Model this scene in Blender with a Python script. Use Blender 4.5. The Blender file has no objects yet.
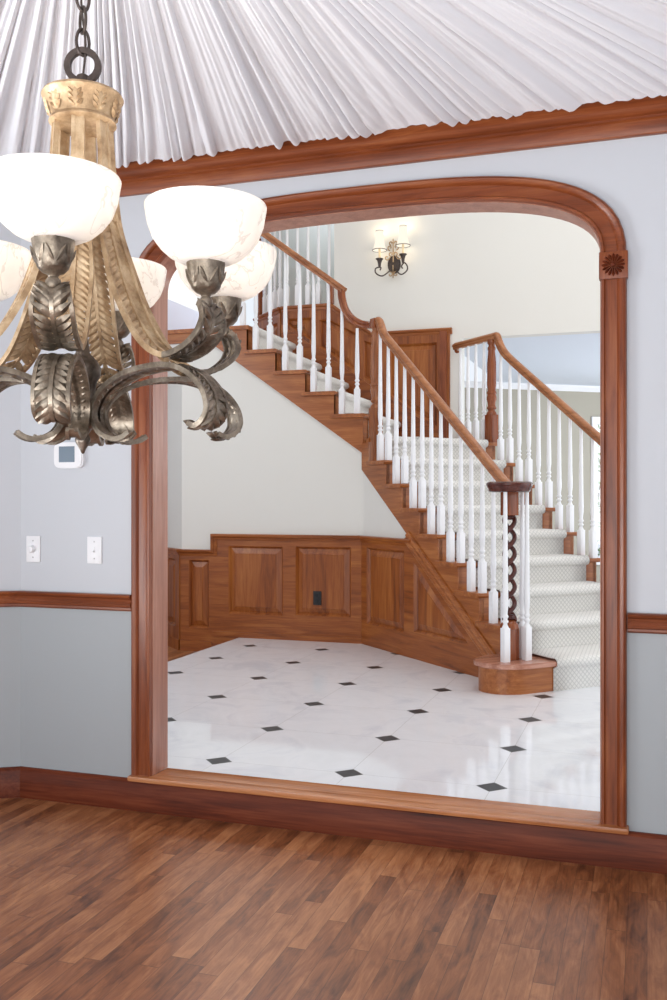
import bpy, bmesh, math, random
from mathutils import Vector, Matrix
from mathutils.geometry import tessellate_polygon
from mathutils import noise as mnoise
random.seed(7)
PI = math.pi
Q = 2 ** -0.5
col = bpy.context.scene.collection

# ------------------------------------------------------------------ mesh helpers
def ST(s, t, z):                       # stair axes: s up the lower flight, t across it
    return Vector(((t - s) * Q, (t + s) * Q, z))

class MB:
    def __init__(self):
        self.v = []; self.f = []; self.uv = {}
    def add(self, vs, fs):
        o = len(self.v); self.v += [Vector(p) for p in vs]
        self.f += [tuple(i + o for i in f) for f in fs]
        return self
    def box(self, lo, hi, fn=None):
        x0, y0, z0 = lo; x1, y1, z1 = hi
        p = [(x0,y0,z0),(x1,y0,z0),(x1,y1,z0),(x0,y1,z0),(x0,y0,z1),(x1,y0,z1),(x1,y1,z1),(x0,y1,z1)]
        if fn: p = [fn(*a) for a in p]
        return self.add(p, [(0,3,2,1),(4,5,6,7),(0,1,5,4),(1,2,6,5),(2,3,7,6),(3,0,4,7)])
    def bbox(self, lo, hi, b=.004, fn=None):   # box with chamfered edges
        lo = Vector(lo); hi = Vector(hi); pts = []; c = (lo + hi) / 2; h = (hi - lo) / 2
        b = min(b, h.x * .9, h.y * .9, h.z * .9)
        bm = bmesh.new(); bmesh.ops.create_cube(bm, size=2)
        for v in bm.verts: v.co = Vector((c.x + v.co.x * h.x, c.y + v.co.y * h.y, c.z + v.co.z * h.z))
        bmesh.ops.bevel(bm, geom=bm.edges[:], offset=b, segments=2, affect='EDGES', profile=.6)
        bm.verts.index_update()
        vs = [fn(*v.co) if fn else v.co.copy() for v in bm.verts]
        fs = [[v.index for v in f.verts] for f in bm.faces]; bm.free()
        return self.add(vs, fs)
    def prism(self, outer, holes, fn, d0, d1):   # 2-D polygon (with holes) between depths d0 and d1
        loops = [outer] + list(holes)
        tri = tessellate_polygon([[Vector((a, b, 0)) for a, b in l] for l in loops])
        flat = [p for l in loops for p in l]; n = len(flat)
        vs = [fn(a, b, d0) for a, b in flat] + [fn(a, b, d1) for a, b in flat]
        fs = [tuple(t) for t in tri] + [tuple(i + n for i in reversed(t)) for t in tri]
        o = 0
        for l in loops:
            m = len(l)
            for i in range(m):
                a, b = o + i, o + (i + 1) % m
                fs.append((a, b, b + n, a + n))
            o += m
        return self.add(vs, fs)
    def lathe(self, prof, c=(0,0,0), n=24, axis=None, cap=True):
        c = Vector(c); vs = []; fs = []; m = len(prof)
        for r, z in prof:
            for i in range(n):
                a = 2 * PI * i / n
                vs.append(Vector((r * math.cos(a), r * math.sin(a), z)))
        for j in range(m - 1):
            for i in range(n):
                k = (i + 1) % n
                fs.append((j*n+i, j*n+k, (j+1)*n+k, (j+1)*n+i))
        if cap:
            fs.append(tuple(range(n-1, -1, -1))); fs.append(tuple((m-1)*n+i for i in range(n)))
        if axis is not None:
            M = Vector((0,0,1)).rotation_difference(Vector(axis)).to_matrix()
            vs = [M @ p for p in vs]
        return self.add([p + c for p in vs], fs)
    def sweep(self, path, prof, up=Vector((0,0,1)), closed=False, cap=True, scale=None, frame=None):
        # prof: closed 2-D loop (a sideways, b along up) carried along the path
        path = [Vector(p) for p in path]; n = len(path); m = len(prof); vs = []; fs = []
        for i, p in enumerate(path):
            if closed: t = (path[(i+1) % n] - path[i-1])
            else:
                a = path[i] - path[i-1] if i else path[1] - path[0]
                b = path[i+1] - path[i] if i < n-1 else a
                t = a.normalized() + b.normalized()
            t.normalize()
            if frame: side, uu = frame(i, t)
            else:
                side = t.cross(up)
                if side.length < 1e-4: side = Vector((1,0,0))
                side.normalize(); uu = side.cross(t).normalized()
                if not closed and 0 < i < n-1:       # mitre
                    cs = a.normalized().dot(t)
                    hor = Vector((a.x,a.y,0)).cross(Vector((b.x,b.y,0))).length > 1e-5
                    if cs > .3:
                        if hor: side = side / cs
                        else: uu = uu / cs
            k = scale(i / (n - 1)) if scale else 1
            vs += [p + side * (x * k) + uu * (y * k) for x, y in prof]
        for i in range(n if closed else n - 1):
            j = (i + 1) % n
            for a in range(m):
                b = (a + 1) % m
                fs.append((i*m+a, i*m+b, j*m+b, j*m+a))
        if cap and not closed:
            fs.append(tuple(range(m-1, -1, -1))); fs.append(tuple((n-1)*m+a for a in range(m)))
        return self.add(vs, fs)
    def tube(self, path, r, n=8, closed=False, scale=None):
        prof = [(r*math.cos(2*PI*i/n), r*math.sin(2*PI*i/n)) for i in range(n)]
        path = [Vector(p) for p in path]
        # parallel-transport frame
        N = len(path); T = []
        for i in range(N):
            a = path[(i+1) % N] if (closed or i < N-1) else path[i]
            b = path[i-1] if (closed or i) else path[i]
            T.append((a-b).normalized())
        ref = Vector((0,0,1)) if abs(T[0].z) < .9 else Vector((1,0,0))
        S = [T[0].cross(ref).normalized()]
        for i in range(1, N):
            s = S[-1] - T[i] * S[-1].dot(T[i]); S.append(s.normalized())
        return self.sweep(path, prof, closed=closed, scale=scale, frame=lambda i, t: (S[i], S[i].cross(T[i]).normalized()))
    def build(self, name, mat, parent=None, smooth=None, loc=None):
        me = bpy.data.meshes.new(name)
        off = Vector((0,0,0))
        if parent is not None and loc is None: off = wloc(parent)
        if loc is not None: off = Vector(loc)
        me.from_pydata([p - off for p in self.v], [], self.f)
        bm = bmesh.new(); bm.from_mesh(me); bmesh.ops.recalc_face_normals(bm, faces=bm.faces[:]); bm.to_mesh(me); bm.free()
        if smooth is not None:
            me.polygons.foreach_set('use_smooth', [True]*len(me.polygons))
            me.set_sharp_from_angle(angle=math.radians(smooth))
        for m in (mat if isinstance(mat, (list, tuple)) else [mat]): me.materials.append(m)
        o = bpy.data.objects.new(name, me); col.objects.link(o)
        if parent is not None:
            o.parent = parent
            if loc is not None: o.location = off - wloc(parent)
        elif loc is not None: o.location = off
        return o

def wloc(o):
    p = Vector((0,0,0))
    while o is not None:
        p = p + Vector(o.location); o = o.parent
    return p
def tag(o, label=None, cat=None, group=None, kind=None):
    if label: o['label'] = label
    if cat: o['category'] = cat
    if group: o['group'] = group
    if kind: o['kind'] = kind
    return o
def empty(name, loc, label=None, cat=None, group=None, kind=None):
    o = bpy.data.objects.new(name, None); o.empty_display_size = .05
    col.objects.link(o); o.location = loc
    return tag(o, label, cat, group, kind)
def dup(o, parent=None, loc=None, rz=None):
    c = o.copy(); col.objects.link(c)
    if parent is not None: c.parent = parent
    if loc is not None: c.location = loc
    if rz is not None: c.rotation_euler.z = rz
    for ch in [x for x in bpy.data.objects if x.parent == o]:
        k = ch.copy(); col.objects.link(k); k.parent = c
    return c
def catmull(P, n=8, closed=False):
    P = [Vector(p) for p in P]; out = []; N = len(P)
    for i in range(N if closed else N-1):
        g = lambda j: P[j % N] if closed else P[min(max(j,0),N-1)]
        p0,p1,p2,p3 = g(i-1),g(i),g(i+1),g(i+2)
        for k in range(n):
            t = k/n
            out.append(.5*((2*p1)+(p2-p0)*t+(2*p0-5*p1+4*p2-p3)*t*t+(3*p1-p0-3*p2+p3)*t**3))
    if not closed: out.append(P[-1].copy())
    return out
def rounded(w, h, r, n=3):
    pts = []
    for cx, cy, a0 in ((w/2-r,h/2-r,0),(-w/2+r,h/2-r,90),(-w/2+r,-h/2+r,180),(w/2-r,-h/2+r,270)):
        for i in range(n+1):
            a = math.radians(a0+90*i/n); pts.append((cx+r*math.cos(a), cy+r*math.sin(a)))
    return pts

# ------------------------------------------------------------------ materials
def srgb(r, g, b):
    f = lambda c: (c/255/12.92) if c/255 <= .04045 else ((c/255+.055)/1.055)**2.4
    return (f(r), f(g), f(b), 1)
class NT:
    def __init__(self, name):
        self.m = bpy.data.materials.new(name); self.m.use_nodes = True
        self.t = self.m.node_tree; self.t.nodes.clear()
        self.out = self.t.nodes.new('ShaderNodeOutputMaterial')
    def n(self, typ, props=None, **ins):
        nd = self.t.nodes.new(typ)
        for k, v in (props or {}).items(): setattr(nd, k, v)
        for k, v in ins.items(): self.set(nd, k, v)
        return nd
    def set(self, nd, k, v):
        k = int(k[1:]) if k[0] == 'i' and k[1:].isdigit() else k.replace('_', ' ')
        s = nd.inputs[k]
        if hasattr(v, 'is_output') or isinstance(v, bpy.types.NodeSocket): self.t.links.new(v, s)
        elif isinstance(v, bpy.types.Node): self.t.links.new(v.outputs[0], s)
        else: s.default_value = v
    def math(self, op, a, b=0.0, c=0.0):
        nd = self.t.nodes.new('ShaderNodeMath'); nd.operation = op
        for i, v in enumerate((a, b, c)):
            if isinstance(v, bpy.types.Node): self.t.links.new(v.outputs[0], nd.inputs[i])
            elif isinstance(v, bpy.types.NodeSocket): self.t.links.new(v, nd.inputs[i])
            else: nd.inputs[i].default_value = v
        return nd.outputs[0]
    def mix(self, f, a, b, blend='MIX'):
        nd = self.t.nodes.new('ShaderNodeMix'); nd.data_type = 'RGBA'; nd.blend_type = blend
        for i, v in ((0, f), (6, a), (7, b)):
            if isinstance(v, bpy.types.NodeSocket): self.t.links.new(v, nd.inputs[i])
            elif isinstance(v, bpy.types.Node): self.t.links.new(v.outputs[0], nd.inputs[i])
            else: nd.inputs[i].default_value = v
        return nd.outputs[2]
    def ramp(self, f, stops):
        nd = self.t.nodes.new('ShaderNodeValToRGB'); e = nd.color_ramp.elements
        while len(e) < len(stops): e.new(.5)
        for x, (p, c) in zip(e, stops): x.position = p; x.color = c
        self.t.links.new(f if isinstance(f, bpy.types.NodeSocket) else f.outputs[0], nd.inputs[0])
        return nd.outputs[0]
    def bsdf(self, **k):
        b = self.n('ShaderNodeBsdfPrincipled', None, **k)
        self.t.links.new(b.outputs[0], self.out.inputs[0]); return b
def bump(T, h, strength=.2, dist=.01):
    return T.n('ShaderNodeBump', None, Height=h, Strength=strength, Distance=dist).outputs[0]

def wood(name, dark, mid, light, rot=(0,0,0), rough=.32, grain=1.0, board=0.0, spec=.45):
    """cherry: grain runs along the local Z of the rotated coordinates"""
    T = NT(name); tc = T.n('ShaderNodeTexCoord'); oi = T.n('ShaderNodeObjectInfo')
    off = T.n('ShaderNodeVectorMath', {'operation': 'SCALE'}, i0=(3.1, 7.7, 5.3)); T.set(off, 'Scale', oi.outputs['Random'])
    mp0 = T.n('ShaderNodeMapping', {'vector_type': 'TEXTURE'}, Vector=tc.outputs['Object'], Rotation=rot)
    ad = T.n('ShaderNodeVectorMath', {'operation': 'ADD'}, i0=mp0, i1=off)
    mp = T.n('ShaderNodeMapping', None, Vector=ad, Scale=(14*grain, 14*grain, 1.3*grain))
    n1 = T.n('ShaderNodeTexNoise', None, Vector=mp, Scale=1.5, Detail=6.0, Roughness=.62, Distortion=.6)
    mp2 = T.n('ShaderNodeMapping', None, Vector=ad, Scale=(160*grain, 160*grain, 5*grain))
    n2 = T.n('ShaderNodeTexNoise', None, Vector=mp2, Scale=1.0, Detail=3.0)
    f = T.math('ADD', T.math('MULTIPLY', n1.outputs[0], .75), T.math('MULTIPLY', n2.outputs[0], .25))
    if board:
        sx = T.n('ShaderNodeSeparateXYZ', None, i0=ad)
        w = T.n('ShaderNodeTexWhiteNoise', {'noise_dimensions': '2D'})
        cx = T.n('ShaderNodeCombineXYZ', None, X=T.math('FLOOR', T.math('DIVIDE', sx.outputs[0], board)), Y=T.math('FLOOR', T.math('DIVIDE', sx.outputs[1], board)))
        T.set(w, 'Vector', cx)
        f = T.math('ADD', f, T.math('MULTIPLY', T.math('SUBTRACT', w.outputs[0], .5), .16))
    c = T.ramp(f, [(.28, srgb(*dark)), (.5, srgb(*mid)), (.74, srgb(*light))])
    T.bsdf(Base_Color=c, Roughness=rough, Normal=bump(T, n2.outputs[0], .06, .004), Coat_Weight=.06, Coat_Roughness=.2, Specular_IOR_Level=spec)
    return T.m
def plain(name, rgb, rough=.5, metal=0, bumpy=0, scale=60, var=0.0, coat=0):
    T = NT(name); tc = T.n('ShaderNodeTexCoord')
    nz = T.n('ShaderNodeTexNoise', None, Vector=tc.outputs['Object'], Scale=scale, Detail=3.0)
    base = srgb(*rgb)
    c = base
    if var:
        d = tuple(x*(1-var) for x in base[:3]) + (1,); l = tuple(min(1, x*(1+var)) for x in base[:3]) + (1,)
        c = T.ramp(nz.outputs[0], [(.3, d), (.7, l)])
    k = dict(Base_Color=c, Roughness=rough, Metallic=metal, Coat_Weight=coat)
    if bumpy: k['Normal'] = bump(T, nz.outputs[0], bumpy, .003)
    T.bsdf(**k); return T.m

RX = (0, PI/2, 0); RY = (PI/2, 0, 0); RZ = (0, 0, 0)
RD = (0, PI/2, math.radians(135))     # along the lower flight, level
RW = (0, PI/2, math.radians(45))
CH = ((84, 34, 12), (132, 66, 32), (168, 100, 56))        # casing cherry
CW = ((98, 44, 12), (146, 78, 30), (180, 112, 54))      # wainscot, warmer
CR = ((116, 62, 32), (162, 102, 62), (194, 136, 94))
CS_ = ((112, 56, 20), (160, 92, 44), (194, 128, 72))    # handrail, paler
CD = ((62, 22, 10), (102, 44, 22), (132, 66, 38))        # baseboard, darker
M = {}
for k, r in (('x', RX), ('y', RY), ('z', RZ)): M['casing_'+k] = wood('cherry_casing_'+k, *CH, rot=r)
for k, r in (('x', RX), ('z', RZ), ('d', RD)): M['wain_'+k] = wood('cherry_wainscot_'+k, *CW, rot=r, rough=.38, board=.14 if k == 'z' else 0)
for k, r in (('x', RX), ('d', RD), ('w', RW)): M['rail_'+k] = wood('cherry_rail_'+k, *CR, rot=r, rough=.3)
for k, r in (('x', RX), ('w', RW), ('d', RD), ('y', RY)): M['step_'+k] = wood('cherry_step_'+k, *CS_, rot=r, rough=.34)
M['base_x'] = wood('cherry_base_x', *CD, rot=RX, rough=.5, spec=.2)
M['newel_light'] = wood('cherry_pale_newel', (110, 56, 26), (156, 94, 54), (190, 130, 88), rot=RZ, rough=.25)
M['newel'] = wood('cherry_newel', *CH, rot=RZ, rough=.25)
M['newel_dark'] = wood('dark_newel', (46, 18, 12), (78, 34, 26), (112, 60, 46), rot=RZ, rough=.22)
M['white_paint'] = plain('white_gloss_paint', (243, 243, 246), .28)
M['white_plastic'] = plain('white_plastic', (240, 241, 244), .35)
M['foyer_paint'] = plain('foyer_wall_paint', (229, 227, 221), .6, bumpy=.03, scale=220)
M['blue_white_paint'] = plain('blue_white_paint', (214, 220, 232), .6, bumpy=.03, scale=220)
M['beige_paint'] = plain('beige_paint', (176, 170, 156), .6)
M['sage_paint'] = plain('sage_paint', (176, 178, 160), .6)
M['ceiling_paint'] = plain('ceiling_paint', (238, 238, 238), .7)
M['black_plastic'] = plain('black_plastic', (28, 24, 24), .35)
M['screen'] = plain('grey_screen', (122, 138, 152), .2)
M['iron'] = plain('dark_iron', (82, 72, 68), .45, .6, .2, 90, .25)
M['leaf'] = plain('garden_leaf', (104, 150, 62), .5, 0, 0, 14, .4)
M['bark'] = plain('garden_bark', (80, 62, 44), .8)

def bronze(name, a, b, c, metal=.75, rough=.42):
    T = NT(name); tc = T.n('ShaderNodeTexCoord')
    nz = T.n('ShaderNodeTexNoise', None, Vector=tc.outputs['Object'], Scale=26.0, Detail=5.0, Roughness=.65)
    n2 = T.n('ShaderNodeTexNoise', None, Vector=tc.outputs['Object'], Scale=220.0, Detail=2.0)
    cc = T.ramp(nz.outputs[0], [(.3, srgb(*a)), (.5, srgb(*b)), (.72, srgb(*c))])
    T.bsdf(Base_Color=cc, Metallic=metal, Roughness=rough, Normal=bump(T, n2.outputs[0], .18, .003)); return T.m
M['lamplit_tan'] = bronze('lamplit_tan_bronze', (140, 112, 82), (186, 158, 124), (216, 194, 162), .4, .5)  # brown metal with the tan of warm lamplight put into its colour
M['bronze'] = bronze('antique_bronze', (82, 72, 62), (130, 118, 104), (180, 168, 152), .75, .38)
M['bronze_dark'] = bronze('dark_bronze', (70, 62, 54), (108, 98, 88), (156, 146, 136), .8, .38)

# two-tone dining wall: paler above the chair rail, grey below it
T = NT('dining_wall_paint'); tc = T.n('ShaderNodeTexCoord'); sx = T.n('ShaderNodeSeparateXYZ', None, i0=tc.outputs['Object'])
nz = T.n('ShaderNodeTexNoise', None, Vector=tc.outputs['Object'], Scale=200.0, Detail=2.0)
T.bsdf(Base_Color=T.mix(T.math('GREATER_THAN', sx.outputs[2], .87), srgb(172, 178, 182), srgb(204, 208, 214)), Roughness=.6, Normal=bump(T, nz.outputs[0], .04, .002))
M['dining_paint'] = T.m

# strip floor, boards run towards the arch
def strip_floor(name, wid, ln, dark, mid, light):
    T = NT(name); tc = T.n('ShaderNodeTexCoord'); s = T.n('ShaderNodeSeparateXYZ', None, i0=tc.outputs['Object'])
    X, Y = s.outputs[0], s.outputs[1]
    u = T.math('DIVIDE', X, wid); iu = T.math('FLOOR', u)
    r1 = T.n('ShaderNodeTexWhiteNoise', {'noise_dimensions': '1D'}, W=iu)
    v = T.math('ADD', T.math('DIVIDE', Y, ln), T.math('MULTIPLY', r1.outputs[0], 7.3)); iv = T.math('FLOOR', v)
    cx = T.n('ShaderNodeCombineXYZ', None, X=iu, Y=iv)
    r2 = T.n('ShaderNodeTexWhiteNoise', {'noise_dimensions': '2D'}, Vector=cx)
    off = T.n('ShaderNodeVectorMath', {'operation': 'SCALE'}, i0=(5, 9, 13)); T.set(off, 'Scale', r2.outputs[0])
    ad = T.n('ShaderNodeVectorMath', {'operation': 'ADD'}, i0=tc.outputs['Object'], i1=off)
    mp = T.n('ShaderNodeMapping', None, Vector=ad, Scale=(16, 3.5, 1))
    n1 = T.n('ShaderNodeTexNoise', None, Vector=mp, Scale=1.6, Detail=6.0, Roughness=.6, Distortion=.9)
    mp2 = T.n('ShaderNodeMapping', None, Vector=ad, Scale=(180, 7, 1))
    n2 = T.n('ShaderNodeTexNoise', None, Vector=mp2, Scale=1.0, Detail=3.0)
    f = T.math('ADD', T.math('MULTIPLY', n1.outputs[0], .62), T.math('MULTIPLY', n2.outputs[0], .2))
    f = T.math('ADD', f, T.math('MULTIPLY', r2.outputs[0], .22))
    c = T.ramp(f, [(.3, srgb(*dark)), (.5, srgb(*mid)), (.72, srgb(*light))])
    fu = T.math('FRACT', u); fv = T.math('FRACT', v)
    eu = T.math('MINIMUM', fu, T.math('SUBTRACT', 1.0, fu)); ev = T.math('MINIMUM', fv, T.math('SUBTRACT', 1.0, fv))
    gap = T.math('MAXIMUM', T.math('LESS_THAN', eu, .014), T.math('LESS_THAN', ev, .0016))
    c = T.mix(T.math('MULTIPLY', gap, .55), c, srgb(58, 30, 20))
    T.bsdf(Base_Color=c, Roughness=T.math('ADD', .27, T.math('MULTIPLY', n1.outputs[0], .16)), Normal=bump(T, T.math('SUBTRACT', T.math('MULTIPLY', n2.outputs[0], .15), gap), .14, .003), Coat_Weight=.15, Coat_Roughness=.25)
    return T.m
M['floor'] = strip_floor('strip_oak_floor', .0585, .86, (84, 44, 22), (148, 90, 54), (192, 132, 88))

# white marble tile with small dark squares set on the corners
T = NT('marble_tile'); tc = T.n('ShaderNodeTexCoord'); s = T.n('ShaderNodeSeparateXYZ', None, i0=tc.outputs['Object'])
SP = .608
def cell(c, o, SP):
    f = T.math('FRACT', T.math('ADD', T.math('DIVIDE', T.math('SUBTRACT', c, o), SP), 40.5))
    return T.math('MULTIPLY', T.math('ABSOLUTE', T.math('SUBTRACT', f, .5)), SP)
TX = T.math('SUBTRACT', s.outputs[0], T.math('MULTIPLY', .007, T.math('SUBTRACT', s.outputs[1], 3.82)))
dx = cell(TX, -1.206, .608); dy = cell(s.outputs[1], 3.82, .618)
dot = T.math('LESS_THAN', T.math('ADD', dx, dy), .065)
gr = T.math('LESS_THAN', T.math('MINIMUM', dx, dy), .0013)
fx = T.math('FLOOR', T.math('DIVIDE', T.math('SUBTRACT', TX, -1.206), .608)); fy = T.math('FLOOR', T.math('DIVIDE', T.math('SUBTRACT', s.outputs[1], 3.82), .618))
wn = T.n('ShaderNodeTexWhiteNoise', {'noise_dimensions': '2D'}, Vector=T.n('ShaderNodeCombineXYZ', None, X=fx, Y=fy))
off = T.n('ShaderNodeVectorMath', {'operation': 'SCALE'}, i0=(7, 11, 3)); T.set(off, 'Scale', wn.outputs[0])
ad = T.n('ShaderNodeVectorMath', {'operation': 'ADD'}, i0=tc.outputs['Object'], i1=off)
n1 = T.n('ShaderNodeTexNoise', None, Vector=ad, Scale=3.2, Detail=7.0, Roughness=.6, Distortion=1.2)
n3 = T.n('ShaderNodeTexNoise', None, Vector=ad, Scale=24.0, Detail=4.0)
marble = T.ramp(n1.outputs[0], [(.3, srgb(224, 227, 235)), (.5, srgb(239, 241, 246)), (.75, srgb(232, 234, 239))])
marble = T.mix(T.math('MULTIPLY', gr, .5), marble, srgb(168, 166, 164))
dk = T.ramp(n3.outputs[0], [(.3, srgb(26, 34, 40)), (.7, srgb(48, 60, 66))])
T.bsdf(Base_Color=T.mix(dot, marble, dk), Roughness=T.math('ADD', .06, T.math('MULTIPLY', dot, .3)), Specular_IOR_Level=.6)
M['tile'] = T.m

# ivory carpet with a woven trellis
T = NT('ivory_carpet'); uv = T.n('ShaderNodeUVMap'); s = T.n('ShaderNodeSeparateXYZ', None, i0=uv)
CS = .024
def tri(expr):
    f = T.math('FRACT', expr); return T.math('ABSOLUTE', T.math('SUBTRACT', f, .5))
a = T.math('DIVIDE', T.math('ADD', s.outputs[0], s.outputs[1]), CS * 1.4); b = T.math('DIVIDE', T.math('SUBTRACT', s.outputs[0], s.outputs[1]), CS * 1.4)
g = T.math('MINIMUM', tri(a), tri(b))
nz = T.n('ShaderNodeTexNoise', None, Vector=uv, Scale=160.0, Detail=3.0)
ln = T.n('ShaderNodeMapRange', None, Value=g, i1=.02, i2=.17)
c = T.mix(ln.outputs[0], srgb(204, 203, 200), srgb(240, 238, 234))
c = T.mix(T.math('MULTIPLY', nz.outputs[0], .35), c, srgb(214, 211, 205))
h = T.math('ADD', ln.outputs[0], T.math('MULTIPLY', nz.outputs[0], .5))
T.bsdf(Base_Color=c, Roughness=.95, Normal=bump(T, h, .4, .005), Sheen_Weight=.25)
M['carpet'] = T.m

# pleated white fabric
T = NT('white_drape_fabric'); tc = T.n('ShaderNodeTexCoord')
nz = T.n('ShaderNodeTexNoise', None, Vector=tc.outputs['Object'], Scale=700.0, Detail=2.0)
d = T.n('ShaderNodeBsdfDiffuse', None, Color=srgb(244, 245, 250), Roughness=.5, Normal=bump(T, nz.outputs[0], .05, .001))
tr = T.n('ShaderNodeBsdfTranslucent', None, Color=srgb(236, 232, 226))
mx = T.n('ShaderNodeMixShader', None, i0=.10, i1=d, i2=tr); T.t.links.new(mx.outputs[0], T.out.inputs[0])
M['fabric'] = T.m

# lit alabaster glass
T = NT('lit_alabaster'); tc = T.n('ShaderNodeTexCoord')
n1 = T.n('ShaderNodeTexNoise', None, Vector=tc.outputs['Object'], Scale=5.5, Detail=3.0, Roughness=.5, Distortion=2.6)
vein = T.math('LESS_THAN', T.math('ABSOLUTE', T.math('SUBTRACT', n1.outputs[0], .5)), .012)
n2 = T.n('ShaderNodeTexNoise', None, Vector=tc.outputs['Object'], Scale=16.0, Detail=3.0)
c = T.ramp(n2.outputs[0], [(.3, srgb(243, 240, 236)), (.7, srgb(255, 252, 248))])
c = T.mix(T.math('MULTIPLY', vein, .5), c, srgb(212, 206, 200))
p = T.n('ShaderNodeBsdfPrincipled', None, Base_Color=c, Roughness=.25, Emission_Color=c, Emission_Strength=.19)
tr = T.n('ShaderNodeBsdfTranslucent', None, Color=c)
mx = T.n('ShaderNodeMixShader', None, i0=.35, i1=p, i2=tr); T.t.links.new(mx.outputs[0], T.out.inputs[0])
M['alabaster'] = T.m
def emis(name, rgb, st):
    T = NT(name); e = T.n('ShaderNodeEmission', None, Color=srgb(*rgb), Strength=st); T.t.links.new(e.outputs[0], T.out.inputs[0]); return T.m
M['bulb'] = emis('lit_bulb', (255, 240, 218), 1.6)
M['sconce_shade'] = emis('lit_sconce_shade', (255, 246, 228), 1.08)
T = NT('window_glass'); g = T.n('ShaderNodeBsdfTransparent'); gl = T.n('ShaderNodeBsdfGlossy', None, Roughness=.02)
mx = T.n('ShaderNodeMixShader', None, i0=.06, i1=g, i2=gl); T.t.links.new(mx.outputs[0], T.out.inputs[0]); M['glass'] = T.m

# ------------------------------------------------------------------ dining room shell
YF, YB = 3.485, 3.603                       # the arched wall, dining face and foyer face
XC, HW, SPR, AH = -1.0575, .8985, 2.15, .268  # arch centre, half width, spring height, rise
CX = (-2.613, .491)
FZ = .136                                    # foyer floor
A30 = math.radians(30); FL = 1.8
LP = (CX[0]-FL*math.cos(A30), YF-FL*math.sin(A30)); RP = (CX[1]+FL*math.cos(A30), YF-FL*math.sin(A30))
def arch(off=0.0, n=28, z0=SPR):
    """arch soffit from right spring to left spring, moved outwards by off"""
    pts = []
    for i in range(n+1):
        a = PI*i/n; ca, sa = math.cos(a), math.sin(a)
        x = math.copysign(abs(ca)**(2/3), ca)*HW; z = abs(sa)**(2/3)*AH
        pts.append(Vector((x, z)))
    if off:
        res = []
        for i, p in enumerate(pts):
            a = pts[max(i-1,0)]; b = pts[min(i+1,n)]; t = (b-a).normalized(); nn = Vector((t.y, -t.x))
            if i in (0, n): nn = Vector((1 if i == 0 else -1, 0))
            res.append(p + nn*off)
        pts = res
    return [(XC+p.x, z0+p.y) for p in pts]

struct = lambda o: tag(o, kind='structure')
b = MB(); b.prism([(LP[0],-1.2),(RP[0],-1.2),(RP[0],RP[1]),(CX[1],YF+.1),(CX[0],YF+.1),(LP[0],LP[1])], [], lambda a, c, d: (a, c, d), -.05, 0)
struct(b.build('floor', M['floor']))
# arched wall
out = [(CX[0]-.05, -.02), (XC-HW-.012, -.02)] + list(reversed(arch(.012))) + [(XC+HW+.012, -.02), (2.8, -.02), (2.8, 5.6), (CX[0]-.05, 5.6)]
b = MB(); b.prism(out, [], lambda a, c, d: (a, d, c), YF, YB)
wf = b.build('wall_front', [M['dining_paint'], M['foyer_paint']])
for p in wf.data.polygons:
    if p.normal.y > .5: p.material_index = 1
struct(wf)
def seg_wall(name, p, q, z0, z1, th, mat):   # wall whose room face is p-q, thickness to the left of p->q
    p = Vector((*p,0)); q = Vector((*q,0)); d = (q-p).normalized(); n = Vector((-d.y, d.x, 0))*th
    b = MB(); P = [p, q, q+n, p+n]
    b.add([v+Vector((0,0,z0)) for v in P]+[v+Vector((0,0,z1)) for v in P], [(0,1,2,3),(4,5,6,7),(0,1,5,4),(1,2,6,5),(2,3,7,6),(3,0,4,7)])
    return struct(b.build(name, mat))
seg_wall('wall_left', LP, CX and (CX[0], YF), -.02, 2.95, .1, M['dining_paint'])
seg_wall('wall_right', (CX[1], YF), RP, -.02, 2.95, .1, M['dining_paint'])
seg_wall('wall_left_rear', (LP[0], -1.2), LP, -.02, 2.95, .1, M['dining_paint'])
seg_wall('wall_right_rear', RP, (RP[0], -1.2), -.02, 2.95, .1, M['dining_paint'])
b = MB(); b.prism([(LP[0]-.1,-1.2),(RP[0]+.1,-1.2),(RP[0]+.1,RP[1]),(CX[1],YF),(CX[0],YF),(LP[0]-.1,LP[1])], [], lambda a, c, d: (a, c, d), 2.95, 3.0)
struct(b.build('ceiling', M['ceiling_paint']))

# mouldings carried along the walls (profile: a = out from wall, b = up)
def mould(name, path, prof, mat):
    b = MB(); b.sweep([Vector((x, y, 0)) for x, y in path], prof, up=Vector((0,0,1))); return b.build(name, mat, smooth=35)
rail_prof = [(0,.832),(.010,.832),(.016,.838),(.016,.846),(.022,.850),(.024,.862),(.018,.872),(.020,.882),(.030,.890),(.032,.897),(.026,.902),(0,.902)]
base_prof = [(0,0),(.022,0),(.022,.108),(.018,.114),(.018,.120),(.010,.130),(0,.130)]
crown_prof = [(0,2.58),(.016,2.58),(.020,2.586),(.020,2.630),(.026,2.636),(.026,2.644),(.034,2.650),(.040,2.664),(.056,2.684),(.078,2.698),(.086,2.702),(.086,2.715),(0,2.715)]
RM = lambda name, path, prof: mould(name, path, [(a, z) for a, z in prof], M['casing_x'])
struct(RM('trim_1', [LP, (CX[0], YF), (XC-HW-.096, YF)], rail_prof))
struct(RM('trim_2', [(XC+HW+.093, YF), (CX[1], YF), RP], rail_prof))
struct(RM('trim_3', [(LP[0], -1.2), LP, (CX[0], YF), (CX[1], YF), RP, (RP[0], -1.2)], crown_prof))
o = mould('baseboard_front', [(CX[0], YF), (CX[1], YF)], base_prof, M['base_x']); struct(o)
o = mould('baseboard_left', [LP, (CX[0]+.006, YF)], base_prof, M['base_x']); struct(o)
o = mould('baseboard_right', [(CX[1]-.006, YF), RP], base_prof, M['base_x']); struct(o)

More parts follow.
